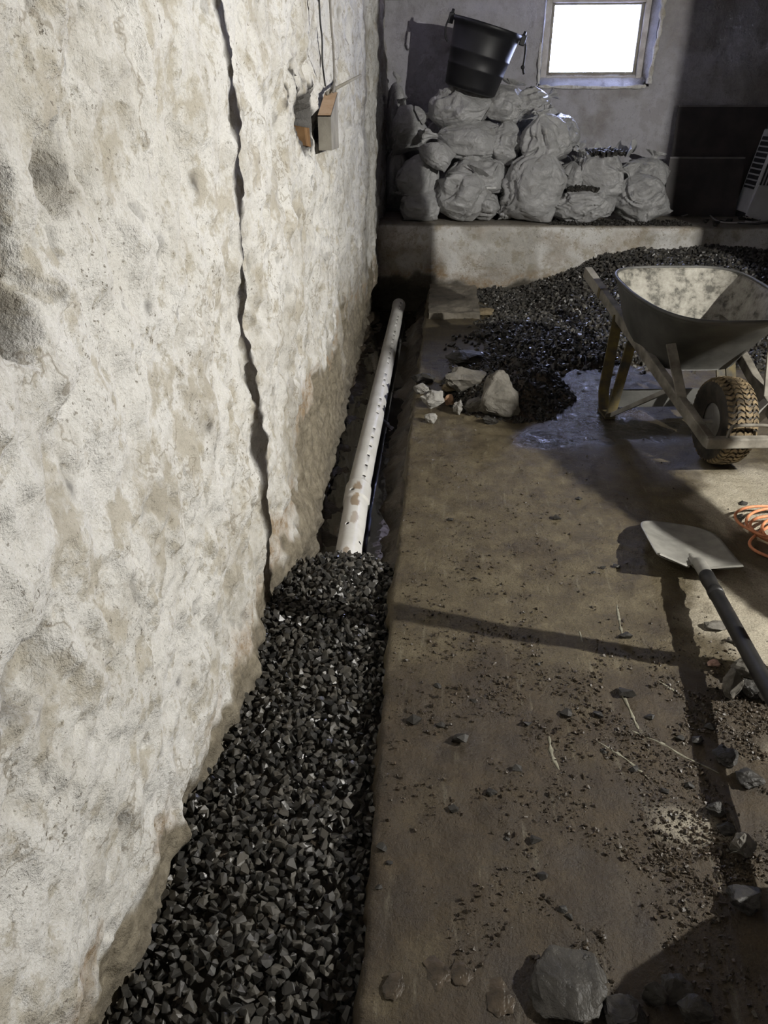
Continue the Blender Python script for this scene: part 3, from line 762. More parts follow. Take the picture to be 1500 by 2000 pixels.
# ==================================================================== TRENCH GRAVEL
rs = np.random.RandomState(3)
def gravel_z(x, y):
    z = -0.047 + 0.010 * fbm(x * 6, y * 6, 2.0) - 0.015 * sm(-0.22, -0.10, x)
    z = z + 0.040 * np.exp(-((y - 2.27) / .09) ** 2 - ((x + .33) / .16) ** 2)
    return z - 0.16 * sm(2.31, 2.50, y + 0.05 * fbm(x * 9, y * 3, 8.0)) + 0.0
P = []
for layer, (dz, sp) in enumerate(((-0.014, .021), (0.0, .021))):
    gy, gx = np.meshgrid(np.arange(0.35, 2.62, sp), np.arange(-0.62, -0.07, sp), indexing='ij')
    gx = gx + (rs.rand(*gx.shape) - .5) * sp * 1.1; gy = gy + (rs.rand(*gy.shape) - .5) * sp * 1.1
    lim = np.interp(gy, foot_y, foot_x)
    ok = (gx > lim - 0.005) & (gx < edge_x(gy) - 0.004)
    gx, gy = gx[ok], gy[ok]
    P.append(np.stack([gx, gy, gravel_z(gx, gy) + dz + (rs.rand(len(gx)) - .5) * 0.008, np.full(len(gx), layer)], -1))
P = np.concatenate(P)
# keep clear of the pipe
c = np.array([ax(q) for q in P[:, 1]]); inside = (np.hypot(P[:, 0] - c[:, 0], P[:, 2] - c[:, 1]) < 0.055) & (P[:, 1] > 2.12)
P = P[~inside]
R = 0.0088 + 0.0075 * rs.rand(len(P)) ** 1.6
dist = np.linalg.norm(P[:, :3] - _c, axis=1)
inview = (P[:, 3] == 1) & (P[:, 1] > 0.745)
near = np.where(inview)[0]; near = near[np.argsort(dist[near])[:300]]
rest = np.setdiff1d(np.arange(len(P)), near)
tag(stone_field('trench_gravel', P[rest][:, :3], R[rest], 'wet_gravel', 1, seed=1), 'bed of wet dark crushed gravel filling the near trench', 'gravel', kind='stuff')
near_meshes = []
for q in range(14):
    v, f = hull_shape(500 + q, 13); near_meshes.append(mesh('gravel_stone', v * np.array([1.3, .95, .75]), f, False, ('wet_gravel',)))
for q, i in enumerate(near):
    o = bpy.data.objects.new('gravel_stone', near_meshes[q % 14]); COL.objects.link(o)
    o.location = P[i, :3]; o.scale = (float(R[i]) * 1.05,) * 3
    o.rotation_euler = (rs.rand() * 6.28, rs.rand() * 6.28, rs.rand() * 6.28)
    tag(o, 'wet dark crushed stone at the nearest end of the trench gravel', 'stone', 'nearest gravel stones in the trench')

# ==================================================================== GRAVEL HEAP AT THE BACK
def heap_z(x, y):
    r = np.interp(x, [.35, .6, .83, 1.2, 1.4, 1.72, 1.95, 2.3, 3.0, 3.8], [0, .01, .07, .22, .31, .40, .365, .42, .36, .2])
    p = sm(4.5, 6.3, y)
    thin = .085 * sm(.12, .55, x + .12 * fbm(x * 2, y * 2, 4.0)) * sm(4.52, 4.95, y + .1 * fbm(x * 3, y * 3, 1.0))
    return np.maximum(r * p, thin * (1 - .5 * p)) + 0.012 * fbm(x * 5, y * 5, 3.0) - 0.012
ys = np.linspace(4.4, 6.86, 90); xs = np.linspace(0.05, 4.2, 140)
YY, XX = np.meshgrid(ys, xs, indexing='ij'); HZ = heap_z(XX, YY) - 0.012
heap = thing('gravel_heap', (1.9, 5.7, 0), 'large heap of wet dark gravel against the back ledge', 'gravel heap')
mk('heap_core', np.stack([XX, YY, HZ], -1).reshape(-1, 3), grid_faces(len(ys), len(xs))[:, ::-1], 'soil', heap)
gy, gx = np.meshgrid(np.arange(4.42, 6.8, .029), np.arange(0.08, 3.3, .029), indexing='ij')
gx = gx.ravel() + (rs.rand(gx.size) - .5) * .03; gy = gy.ravel() + (rs.rand(gy.size) - .5) * .03
gz = heap_z(gx, gy); ok = (gz > 0.004) | ((gz > -0.012) & (rs.rand(len(gz)) < .25))
gx, gy, gz = gx[ok], gy[ok], np.maximum(gz[ok], 0.004)
hs = stone_field('heap_stones', np.stack([gx, gy, gz + (rs.rand(len(gz)) - .5) * .012], -1), 0.011 + 0.010 * rs.rand(len(gz)), 'wet_gravel', 1, heap, seed=2, planes=8)
tag(hs, kind='stuff')

# ==================================================================== ROCK PILE, RUBBLE, LOOSE STONES
def rock(name, bb, m, label, seed, z0=0.0, hk=0.8, dk=0.8, planes=9, sub=3, group=None, rz=None):
    x0, y0, x1, y1 = bb
    g = on_z((x0 + x1) / 2, y1, z0); dep = depth(g)
    wd = (x1 - x0) * dep / FPX; hh = (y1 - y0) * dep / FPX * hk; dd = wd * dk
    v, f = hull_shape(seed, 24 if sub >= 3 else 12, 2 if sub >= 3 else 0, 0.16 if sub >= 3 else 0.0, 1.7)
    rs_ = np.random.RandomState(seed); v = v @ rand_rot(rs_, 1)[0].T
    v = (v - (v.max(0) + v.min(0)) / 2) / (v.max(0) - v.min(0))
    v = v * np.array([wd, dd, hh]); v[:, 2] += hh / 2
    v += np.array([g[0], g[1] + dd * 0.5, z0 - 0.003 + (float(floor_z(g[0], g[1])[0]) if z0 == 0 else 0)])
    o = mk(name, v, f, m, smooth=False)
    return tag(o, label, 'stone', group)
soilh = thing('soil_heap', (0.4, 4.15, 0), 'low heap of dark soil and grit around the pile of rocks', 'soil heap')
ys = np.linspace(3.55, 4.75, 60); xs = np.linspace(-0.08, 0.80, 50)
YY, XX = np.meshgrid(ys, xs, indexing='ij')
def soil_z(x, y):
    q = ((x - .42) / .37) ** 2 + ((y - 4.15) / .50) ** 2
    return 0.14 * sm(1.15, 0.0, q + .16 * fbm(x * 5, y * 5, 2.0)) * (1 + .25 * fbm(x * 8, y * 8, 5.0)) - 0.004
mk('soil_core', np.stack([XX, YY, soil_z(XX, YY)], -1).reshape(-1, 3), grid_faces(60, 50)[:, ::-1], 'soil', soilh)
gx = -0.06 + .86 * rs.rand(5200); gy = 3.58 + 1.15 * rs.rand(5200); gz = soil_z(gx, gy); ok = gz > 0
tag(stone_field('grit', np.stack([gx[ok], gy[ok], gz[ok] + .003], -1), .006 + .012 * rs.rand(ok.sum()) ** 2, 'rock_dark', 0, soilh, seed=5), kind='stuff')
rock('rock', (934, 725, 1016, 826), 'rock_grey', 'largest upright grey rock on the right of the rock pile', 11, 0.0, .95, .6)
rock('rock', (868, 708, 950, 776), 'rock_grey', 'broad flat topped grey rock in the middle of the rock pile', 12, 0.03, .75, .8)
rock('rock', (868, 678, 948, 728), 'rock_dark', 'dark wedge shaped rock at the back of the rock pile', 13, 0.03, .7, .8)
rock('rock', (820, 759, 868, 803), 'rock_pale', 'largest whitish rock at the left front of the rock pile', 14, 0.0, .85, .7)
rock('rock', (806, 745, 841, 773), 'rock_pale', 'small whitish rock at the left tip of the rock pile', 15, 0.0, .8, .7)
rock('rock', (862, 748, 893, 770), 'rock_tan', 'small yellowish tan rock above the orange one', 16, 0.02, .8, .7)
rock('rock', (867, 767, 887, 795), 'rock_orange', 'small orange brown rock beside the largest whitish rock', 17, 0.0, .9, .7)
rock('rock', (884, 778, 914, 815), 'rock_pale', 'pale rock in front below the middle of the pile', 18, 0.0, .85, .8)
rock('rock', (908, 772, 950, 815), 'rock_grey', 'dull grey rock between the pale front rock and the upright one', 19, 0.0, .8, .8)
rock('rock', (828, 805, 854, 831), 'rock_pale', 'single pale stone lying on the slab in front of the pile', 20, 0.0, .8, .7)
rock('rock', (942, 812, 975, 833), 'rock_dark', 'low dark stone at the foot of the upright rock', 21, 0.0, .8, .7)
rock('rock', (800, 720, 850, 752), 'rock_dark', 'dark lump at the left back of the rock pile', 22, 0.0, .6, .8)
rock('rock', (1000, 715, 1050, 760), 'rock_dark', 'dark jagged rock behind the upright rock', 23, 0.0, .8, .8)
rock('rock', (1025, 755, 1085, 800), 'rock_dark', 'dark flat rock at the right edge of the soil heap', 24, 0.0, .6, .8)
rock('stone_chip', (932, 598, 966, 621), 'rock_tan', 'yellowish flat stone chip near the back ledge', 25, 0.0, .6, .8)
rock('stone_chip', (966, 590, 984, 600), 'rock_tan', 'small yellowish chip behind the larger one near the ledge', 26, 0.0, .7, .8)
# broken concrete step at the foot of the ledge
g = on_z(835, 640); v, f = box(-0.06, 0.34, 5.75, 6.76, -0.05, 0.055)
o = tag(mk('broken_concrete', v, f, 'concrete_grey', smooth=False), 'broken flat concrete piece at the back end of the slab', 'concrete')
sb = o.modifiers.new('subdivide', 'SUBSURF'); sb.subdivision_type = 'SIMPLE'; sb.levels = 4; sb.render_levels = 4
tx = bpy.data.textures.new('crumble', 'CLOUDS'); tx.noise_scale = 0.12
dm = o.modifiers.new('crumble', 'DISPLACE'); dm.texture = tx; dm.strength = 0.05; dm.mid_level = 0.5
# stones by the shovel handle
rock('rubble_stone', (1408, 1284, 1448, 1374), 'rock_grey', 'upright brown grey stone left of the black shovel handle', 31, 0, .8, 1.0)
rock('rubble_stone', (1430, 1276, 1500, 1345), 'rock_grey', 'broad brown stone under the shovel handle', 32, 0, .75, .8)
rock('rubble_stone', (1444, 1325, 1492, 1372), 'rock_dark', 'dark stone below the shovel handle', 33, 0, .8, .8)
rock('rubble_stone', (1478, 1330, 1515, 1378), 'rock_pale', 'pale edged stone at the picture edge below the handle', 34, 0, .8, .8)
rock('brick_fragment', (1383, 1287, 1407, 1306), 'brick_pink', 'small pink brick fragment by the upright stone', 35, 0, .7, .8)
rock('rubble_stone', (1378, 1214, 1424, 1238), 'rock_grey', 'flat grey stone on the dry patch left of the handle', 36, 0, .6, .6)
rock('rubble_stone', (1420, 1248, 1446, 1264), 'rock_grey', 'small grey stone nearer the handle on the dry patch', 37, 0, .7, .7)
rock('rubble_stone', (1420, 1618, 1484, 1684), 'rock_grey', 'pointed grey stone at the right edge of the slab', 38, 0, .8, .7)
rock('rubble_stone', (1402, 1606, 1440, 1632), 'rock_dark', 'small dark stone just above the pointed grey stone', 39, 0, .7, .7)
rock('rubble_stone', (1380, 1568, 1422, 1600), 'rock_dark', 'rounded dark stone along the right side of the slab', 40, 0, .8, .8)
rock('rubble_stone', (1036, 1900, 1200, 2010), 'rock_shaded', 'large flat grey rock at the bottom edge of the slab', 41, 0, .40, .9)
rock('rubble_stone', (1120, 1858, 1162, 1905), 'rock_dark', 'small upright dark rock above the large flat one', 42, 0, .7, .9)
rock('rubble_stone', (1256, 1905, 1305, 1975), 'rock_shaded', 'squarish grey rock near the bottom right', 43, 0, .7, .9)
rock('rubble_stone', (1296, 1912, 1362, 1965), 'rock_shaded', 'flat grey rock right of the squarish rock', 44, 0, .6, .9)
rock('rubble_stone', (1330, 1948, 1400, 2010), 'rock_shaded', 'speckled grey rock in the bottom right corner', 45, 0, .6, .9)
rock('rubble_stone', (1186, 1968, 1270, 2030), 'rock_shaded', 'rounded dark rock cut by the bottom edge', 46, 0, .6, .9)
rock('rubble_stone', (1430, 1730, 1500, 1800), 'rock_dark', 'dark rock in shade at the right edge', 47, 0, .6, .9)
rock('rubble_stone', (1400, 1470, 1450, 1500), 'rock_dark', 'dark stone in the handle shadow on the right', 48, 0, .7, .9)
rock('rubble_stone', (1445, 1505, 1500, 1545), 'rock_dark', 'low dark stone beside the pale patch on the right', 49, 0, .6, .9)
rock('mud_lump', (745, 1880, 790, 1960), 'mud_lump', 'wet mud lump at the bottom left corner of the slab', 50, 0, .15, 1.3)
rock('mud_lump', (825, 1868, 885, 1940), 'mud_lump', 'wet dark mud lump second from the trench at the bottom', 51, 0, .15, 1.2)
rock('mud_lump', (880, 1880, 925, 1930), 'mud_lump', 'small wet mud lump third from the trench at the bottom', 52, 0, .16, 1.2)
rock('mud_lump', (945, 1925, 1010, 1990), 'mud_lump', 'wide wet mud lump next to the large flat rock', 53, 0, .15, 1.2)
# loose single gravel stones on the slab
loose = [(898, 1447, 34), (808, 1412, 34), (860, 1418, 20), (1088, 1010, 18), (1132, 973, 14), (745, 1660, 22), (885, 1585, 22), (1050, 1300, 12), (1222, 1240, 26), (1226, 1352, 34),
         (1170, 1397, 22), (1106, 1398, 26), (1030, 1415, 20), (960, 1552, 24), (1048, 1645, 26), (1060, 1712, 24), (1010, 1505, 18), (1240, 1503, 22), (1350, 1530, 22), (1300, 1545, 16),
         (1180, 1470, 16), (1100, 1780, 18), (1112, 1795, 16), (990, 1640, 14), (925, 1370, 14), (855, 1340, 16), (880, 1012, 12), (1440, 1265, 12), (1455, 982, 16), (1447, 1008, 20),
         (1330, 1440, 20), (1365, 1445, 26), (1390, 1420, 24), (1416, 1460, 24), (1270, 1400, 20), (930, 1130, 10), (1178, 1110, 12), (1205, 1108, 14), (1160, 1118, 10), (740, 1735, 16), (760, 1690, 14)]
for q, (px, py, s) in enumerate(loose):
    rock('loose_stone', (px - s / 2, py - s * .35, px + s / 2, py + s * .35), 'rock_dark', 'single small dark gravel stone lying loose ' + ('close to the trench edge' if px < 830 else 'on the far part of the slab' if py < 1150 else 'on the right side of the slab' if px > 1250 else 'on the lower part of the slab' if py > 1600 else 'in the middle of the slab'), 100 + q, 0, .8, .8, 8, 2, 'loose gravel stones on the slab')
# mud crumbs
N = 26000
cxy = []
patches = [(1.0, 1.5, .22, .18, 3), (.62, 1.45, .22, .22, 3), (.2, 1.6, .22, .3, 2.4), (.1, 1.15, .16, .2, 1.2), (.55, 1.0, .25, .18, 1.5), (.1, 2.4, .22, .5, 1.8), (.7, 1.6, .2, .1, 1.5), (.75, 1.2, .14, .16, 1.6), (.35, .85, .25, .1, 1.4), (.5, 2.5, .5, .6, .8), (.95, 1.5, .1, .1, 2.0), (.62, 1.08, .08, .06, 1.5)]
tot = sum(q[4] for q in patches)
for cx_, cy_, sx, sy, wt in patches:
    n = int(N * wt / tot); cxy.append(np.stack([cx_ + sx * rs.randn(n), cy_ + sy * rs.randn(n)], -1))
cxy = np.concatenate(cxy); keep = fbm(cxy[:, 0] * 9, cxy[:, 1] * 9, 4.0) + .5 * rs.rand(len(cxy)) > 0.1
cxy = cxy[keep]; cxy = cxy[(cxy[:, 0] > edge_x(cxy[:, 1]) + .02) & (cxy[:, 1] > .5)]
R = .0013 + .0050 * rs.rand(len(cxy)) ** 5
tag(stone_field('mud_crumbs', np.column_stack([cxy, R * .35 + floor_z(cxy[:, 0], cxy[:, 1])]), R, 'mud_lump', 1, seed=8, squash=(.7, 1.0)), 'crumbs of wet mud and grit strewn over the slab', 'mud', kind='stuff')
# pale scrape streaks on the slab (thin smears of lime)
def streak(pts, wd, label):
    P = [on_z(*p) for p in pts]; P = smooth_path(P, 8); V = []
    for i, p in enumerate(P):
        a = P[max(i - 1, 0)]; b = P[min(i + 1, len(P) - 1)]; t = (b - a) / (np.linalg.norm(b - a) + 1e-9); s = np.array([-t[1], t[0], 0])
        k = wd * .75 * (math.sin(math.pi * (i + .5) / len(P)) ** .5) * (1 + .7 * float(vnoise(i * .7, pts[0][0])))
        for o_, dz in ((s * k, .0012), (-s * k, .0012), (-s * k * 1.3, -.004), (s * k * 1.3, -.004)):
            q_ = p + o_; V.append(np.array([q_[0], q_[1], float(floor_z(q_[0], q_[1])[0]) + dz]))
    F_ = []
    for i in range(len(P) - 1):
        for j in range(4): F_.append((i * 4 + j, i * 4 + (j + 1) % 4, i * 4 + 4 + (j + 1) % 4, i * 4 + 4 + j))
    mk('lime_streak', V, F_, 'scrape', floor)
for pts, wd in (([(1212, 1345), (1232, 1390), (1248, 1422)], .005), ([(1235, 1426), (1290, 1448), (1350, 1480), (1405, 1508)], .004), ([(1168, 1452), (1220, 1480), (1268, 1520)], .005),
                ([(1072, 1440), (1078, 1475), (1092, 1505)], .006), ([(1205, 1180), (1210, 1215), (1216, 1245)], .005), ([(1132, 1232), (1138, 1254)], .004), ([(1285, 1330), (1320, 1352)], .004)):
    streak(pts, wd, '')

# ==================================================================== WHEELBARROW
WC = np.array([1.317, 3.24]); WF = np.array([0.105, -0.9945]); WS = np.array([0.9945, 0.105])
def wb(f, s, z): return np.array([*(WC + WF * f + WS * s), z])
bar_ = thing('wheelbarrow', tuple(wb(-.4, 0, 0)), 'wheelbarrow with a cement crusted grey tray and muddy knobbly tyre', 'wheelbarrow')
# tray: rounded loft, outside steel and inside crusted
def tray_ring(u):
    out = []
    f0, f1 = -.76 - .15 * u, -.33 + .31 * u ** 1.25
    hw = .235 + .11 * u ** .8
    zb, zf = .375 + (.70 - .375) * u, .325 + (.635 - .325) * u
    for i in range(72):
        a = 2 * math.pi * i / 72; ca, sa = math.cos(a), math.sin(a)
        e = 0.45 if ca < 0 else 0.62
        x = math.copysign(abs(ca) ** e, ca); y = math.copysign(abs(sa) ** 0.55, sa)
        ff = (f0 + f1) / 2 + (f1 - f0) / 2 * x
        out.append(wb(ff, hw * y * (1 - .13 * max(0, x)), zb + (zf - zb) * (ff - f0) / (f1 - f0)))
    return out
us = [0, .03, .08, .2, .35, .5, .65, .8, .92, 1.0]
Vo = [tray_ring(u) for u in us]; n = 72
rim = [np.array(p) + np.append(WS * 0, .006) for p in Vo[-1]]
cen = np.mean(Vo[-1], 0)
inn = []
for r in reversed(Vo):
    c_ = np.mean(r, 0); inn.append([p + (c_ - p) / np.linalg.norm(c_ - p) * .006 + np.array([0, 0, .006]) for p in r])
rings = Vo + inn; V = np.array(rings).reshape(-1, 3)
F_ = [tuple(q) for q in grid_faces(len(rings), n, True)]
F_.append(tuple(range(n))[::-1]); F_.append(tuple((len(rings) - 1) * n + j for j in range(n)))
tray = mk('tray', V, F_, 'tray_steel', bar_, extra=('cement_lining',))
mi = np.array([1 if (len(us) - 1) * n <= i else 0 for i in range(len(F_))], np.int32); mi[-2] = 0; mi[-1] = 1
tray.data.polygons.foreach_set('material_index', mi)
mk('rim_bead', *tube([np.array(p) + np.array([0, 0, .002]) for p in Vo[-1]], .009, 8, closed=True), 'tray_steel', tray)
def railpt(f, side): return wb(f, side * (.17 + (.25 - f) / 1.516 * .145), .20 + (.25 - f) / 1.516 * .40)
for side in (-1, 1):
    bevel(mk('rail', *bar(railpt(.25, side), railpt(-1.28, side), .038, .055), 'frame_wood', bar_, smooth=False), .005)
    mk('hand_grip', *bar(railpt(-1.06, side), railpt(-1.29, side), .041, .058), 'weathered_wood', bar_, smooth=False)
    mk('paint_band', *bar(railpt(-1.035, side), railpt(-1.06, side), .042, .059), 'yellow_paint', bar_, smooth=False)
    a_ = railpt(-.30, side); top = wb(-.12, side * .20, .50)
    bevel(mk('tray_strut', *bar(railpt(-.03, side) + np.array([0, 0, .02]), wb(-.17, side * .235, .505), .045, .012, (*WF, 0.2)), 'frame_wood', bar_, smooth=False), .003)
    foot = wb(-.56, side * .33, .012)
    lg = mk('leg', *join(bar(railpt(-.80, side), wb(-.70, side * .325, .10), .012, .055, (*WS, 0)), bar(wb(-.70, side * .325, .10), wb(-.64, side * .33, .012), .012, .055, (*WS, 0)), bar(wb(-.66, side * .33, .008), wb(-.52, side * .33, .008), .012, .055, (*WS, 0)),
                     bar(wb(-.53, side * .33, .01), railpt(-.60, side) - np.array([0, 0, .03]), .012, .05, (*WS, 0))), 'yellow_paint', bar_, smooth=False)
    mk('leg_brace', *bar(wb(-.53, side * .325, .02), railpt(-.16, side) - np.array([0, 0, .02]), .022, .012, (*WS, 0)), 'steel_grey', bar_, smooth=False)
    mk('axle_bracket', *bar(wb(0, side * .125, .195), railpt(0, side) + np.array([0, 0, .01]), .05, .05), 'steel_grey', bar_, smooth=False)
bevel(mk('nose_bar', *bar(wb(.25, -.19, .20), wb(.25, .19, .20), .045, .045), 'frame_wood', bar_, smooth=False), .006)
bevel(mk('cross_board', *bar(railpt(-.62, -1) + np.array([0, 0, -.05]), railpt(-.62, 1) + np.array([0, 0, -.05]), .06, .03), 'frame_wood', bar_, smooth=False), .003)
mk('leg_crosspiece', *bar(wb(-.60, -.32, .09), wb(-.60, .32, .09), .012, .10), 'tray_steel', bar_, smooth=False)
mk('wheel_guard', *tube(smooth_path([wb(.25, -.10, .21), wb(.245, -.09, .255), wb(.235, -.06, .268), wb(.235, .06, .268), wb(.245, .09, .255), wb(.25, .10, .21)], 6), .0075, 8), 'frame_wood', bar_)
# wheel
WR, WW = .195, .075
def tyre_pt(th, s, r): return wb(-math.cos(th) * r, s, .197 + math.sin(th) * r)
prof = [(-.055, .085), (-.066, .12), (-.074, .15), (-.072, .172), (-.060, .187), (-.03, .193), (0, .195), (.03, .193), (.060, .187), (.072, .172), (.074, .15), (.066, .12), (.055, .085)]
V = [tyre_pt(2 * math.pi * i / 64, s, r - .004) for i in range(64) for s, r in prof]
Fq = []
for i in range(64):
    for j in range(len(prof) - 1):
        a0, a1 = i * len(prof), ((i + 1) % 64) * len(prof); Fq.append((a0 + j, a1 + j, a1 + j + 1, a0 + j + 1))
tyre = mk('tyre', V, Fq, 'tyre_rubber', bar_)
sr, rr_ = [q[0] for q in prof], [q[1] for q in prof]
V, Fq = [], []
nl = 44
for k in range(nl):
    for s0, s1, ph, ph1 in ((-.066, -.036, 0, .5), (-.033, -.002, .5, 0), (.002, .033, 0, .5), (.036, .066, .5, 0)):
        base = len(V)
        for q in range(3):
            t = q / 2; s = s0 + (s1 - s0) * t; zig = (0, .38, 0)[q] if ph == 0 else (.38, 0, .38)[q]
            rad = float(np.interp(s, sr[2:-2], rr_[2:-2]))
            for dth in (0, .60):
                th = 2 * math.pi * (k + zig + dth) / nl
                V.append(tyre_pt(th, s, rad - .006)); V.append(tyre_pt(th, s, rad + .004))
        for q in range(2):
            a0 = base + q * 4; a1 = a0 + 4
            Fq += [(a0 + 1, a0 + 3, a1 + 3, a1 + 1), (a0, a0 + 1, a1 + 1, a1), (a0 + 2, a1 + 2, a1 + 3, a0 + 3)]
        Fq += [(base, base + 2, base + 3, base + 1), (base + 8, base + 9, base + 11, base + 10)]
tr_ = mk('tread', V, Fq, 'tread_mud', tyre, smooth=False)
mk('wheel_rim', *tube([wb(0, s, .197) for s in (-.05, -.045, -.02, .02, .045, .05)], [.088, .09, .07, .07, .09, .088], 32), 'steel_grey', bar_)
mk('axle', *tube([wb(0, -.15, .197), wb(0, .15, .197)], .011, 12), 'steel_grey', bar_)

# ==================================================================== SHOVEL
sh = thing('shovel', (0.93, 2.4, 0), 'square mouthed steel shovel with a thick black handle lying on the slab', 'shovel')
hd0 = np.array([.925, 2.185, .082]); hd1 = np.array([.890, 1.53, .128]); hdir = (hd1 - hd0) / np.linalg.norm(hd1 - hd0)
tip_d = np.array([0.05, 1.0, 0]); tip_d /= np.linalg.norm(tip_d); sd = np.array([tip_d[1], -tip_d[0], 0])
V, nu, nv = [], 34, 30
B0 = np.array([.925, 2.195, 0.0])
for i in range(nu):
    u = i / (nu - 1)
    for j in range(nv):
        s = -1 + 2 * j / (nv - 1)
        hw = .145 * (1 - .02 * u) * (1 if u < .60 else max(.01, 1 - ((u - .60) / .40) ** 2.5) ** (1 / 2.4))
        L0 = .40 * u
        sl = s * hw / .145
        z = .026 + .034 * abs(sl) ** 2.2 * (1 - .3 * u) + .034 * (1 - u) ** 2.0 - .012 * sm(.4, 1, u)
        z += .016 * (1 - abs(sl)) ** 2 * math.exp(-(u / .35) ** 2)       # rib leading into the socket
        z += .013 * -sl                                                 # tilts up on the lamp's far side
        V.append(B0 + tip_d * L0 + sd * s * hw + np.array([0, 0, z]))
    
blade = mk('blade', V, grid_faces(nu, nv), 'shovel_steel', sh)
so = blade.modifiers.new('gauge', 'SOLIDIFY'); so.thickness = .0025; so.offset = 0
for s0 in (-1, 1):
    a = B0 + sd * s0 * .035 + np.array([0, 0, .066]); b = B0 + sd * s0 * .14 + np.array([0, 0, .096 - .013 * s0])
    mk('foot_tread', *bar(a, b, .022, .006, (0, .6, 1)), 'shovel_steel', blade, smooth=False)
mk('socket', *tube(smooth_path([B0 + tip_d * .10 + np.array([0, 0, .046]), B0 + tip_d * .03 + np.array([-.006, 0, .066]), hd0 + hdir * .0, hd0 + hdir * .12], 6), [.012] * 4 + [.016] * 4 + [.020] * 4 + [.0225] * 7, 14), 'shovel_steel', sh)
mk('handle', *tube([hd0 + hdir * t for t in (.07, .075, .12, .125, .3, .6, .9, 1.15, 1.2)], [.023, .0245, .0245, .0225, .0225, .022, .0215, .0215, .012], 18), 'handle_black', sh)
mk('ferrule', *tube([hd0 + hdir * .17, hd0 + hdir * .20], .0245, 18), 'handle_black', sh)

# ==================================================================== ORANGE CORD
P = []
cc = np.array([1.42, 2.55])
for i in range(260):
    t = i / 259 * 2 * math.pi * 4.2
    r = .165 + .022 * math.sin(t * .37) + .012 * math.sin(t * 1.3)
    P.append((cc[0] + 1.1 * r * math.cos(t + .3) + .02 * math.sin(t * .23), cc[1] + .80 * r * math.sin(t + .3) + .03 * math.cos(t * .31), .008 + .010 * (1 + math.sin(t * .9 + .8)) + .012 * i / 259))
P += [tuple(q) for q in smooth_path([P[-1], (1.20, 2.46, .02), (1.26, 2.36, .009), (1.45, 2.30, .008), (1.8, 2.2, .008)], 10)[1:]]
tag(mk('extension_cord', *tube(P, .0058, 8), 'orange_cord'), 'coiled orange extension cord at the right edge of the slab', 'cord')

# ==================================================================== BUCKET
bk_c = on_y(917, 178, 7.12); tilt = math.radians(15)
bk = thing('muck_bucket', tuple(bk_c), 'large black rubber bucket tilted on top of the sack heap', 'bucket')
axis_ = np.array([math.sin(tilt), -0.05, math.cos(tilt)]); axis_ /= np.linalg.norm(axis_)
e1 = np.array([math.cos(tilt), 0, -math.sin(tilt)]); e2 = np.cross(axis_, e1)
def bpt(h, r, a): return bk_c + axis_ * h + (e1 * math.cos(a) + e2 * math.sin(a)) * r
bp = [(0.0, 0.0), (0.0, .19), (.012, .212), (.04, .219), (.15, .233), (.155, .237), (.168, .237), (.173, .235), (.255, .247), (.26, .251), (.273, .251), (.278, .249), (.40, .266), (.44, .272), (.443, .285), (.47, .289), (.475, .283), (.472, .266), (.44, .262), (.03, .205), (.02, .0)]
V = [bpt(h, max(r, 1e-4), 2 * math.pi * i / 64) for h, r in bp for i in range(64)]
mk('tub', V, [tuple(q) for q in grid_faces(len(bp), 64, True)[:, ::-1]], 'black_plastic', bk)
for sgn, nm in ((1, 'lug'), (-1, 'lug')):
    a0 = 0 if sgn > 0 else math.pi
    lug = bpt(.455, .30, a0)
    bevel(mk('lug', *bar(lug - axis_ * .045, lug + axis_ * .03, .05, .045, e1), 'black_plastic', bk, smooth=False), .006)
    mk('lug_pin', *tube([lug + axis_ * .02, lug + axis_ * .055], [.014, .010], 8), 'black_plastic', bk)
lug = bpt(.455, .31, 0)
rope = [lug, lug + np.array([.015, 0, -.05]), lug + np.array([.012, 0, -.14]), lug + np.array([.005, 0, -.20])]
mk('rope', *tube(smooth_path(rope, 6), .0075, 8), 'black_rope', bk)
v, f = ICO[2]; mk('knot', v * .016 + rope[-1] + np.array([0, 0, .01]), f, 'black_rope', bk)
mk('rope_end', *tube([rope[-1], rope[-1] + np.array([.014, 0, -.04])], .008, 8), 'black_rope', bk)
lug2 = bpt(.455, .31, math.pi)
mk('rope', *tube(smooth_path([lug2, lug2 + np.array([-.03, -.01, -.06]), lug2 + np.array([-.035, -.01, -.13]), lug2 + np.array([-.015, -.01, -.17])], 6), .0075, 8), 'black_rope', bk)

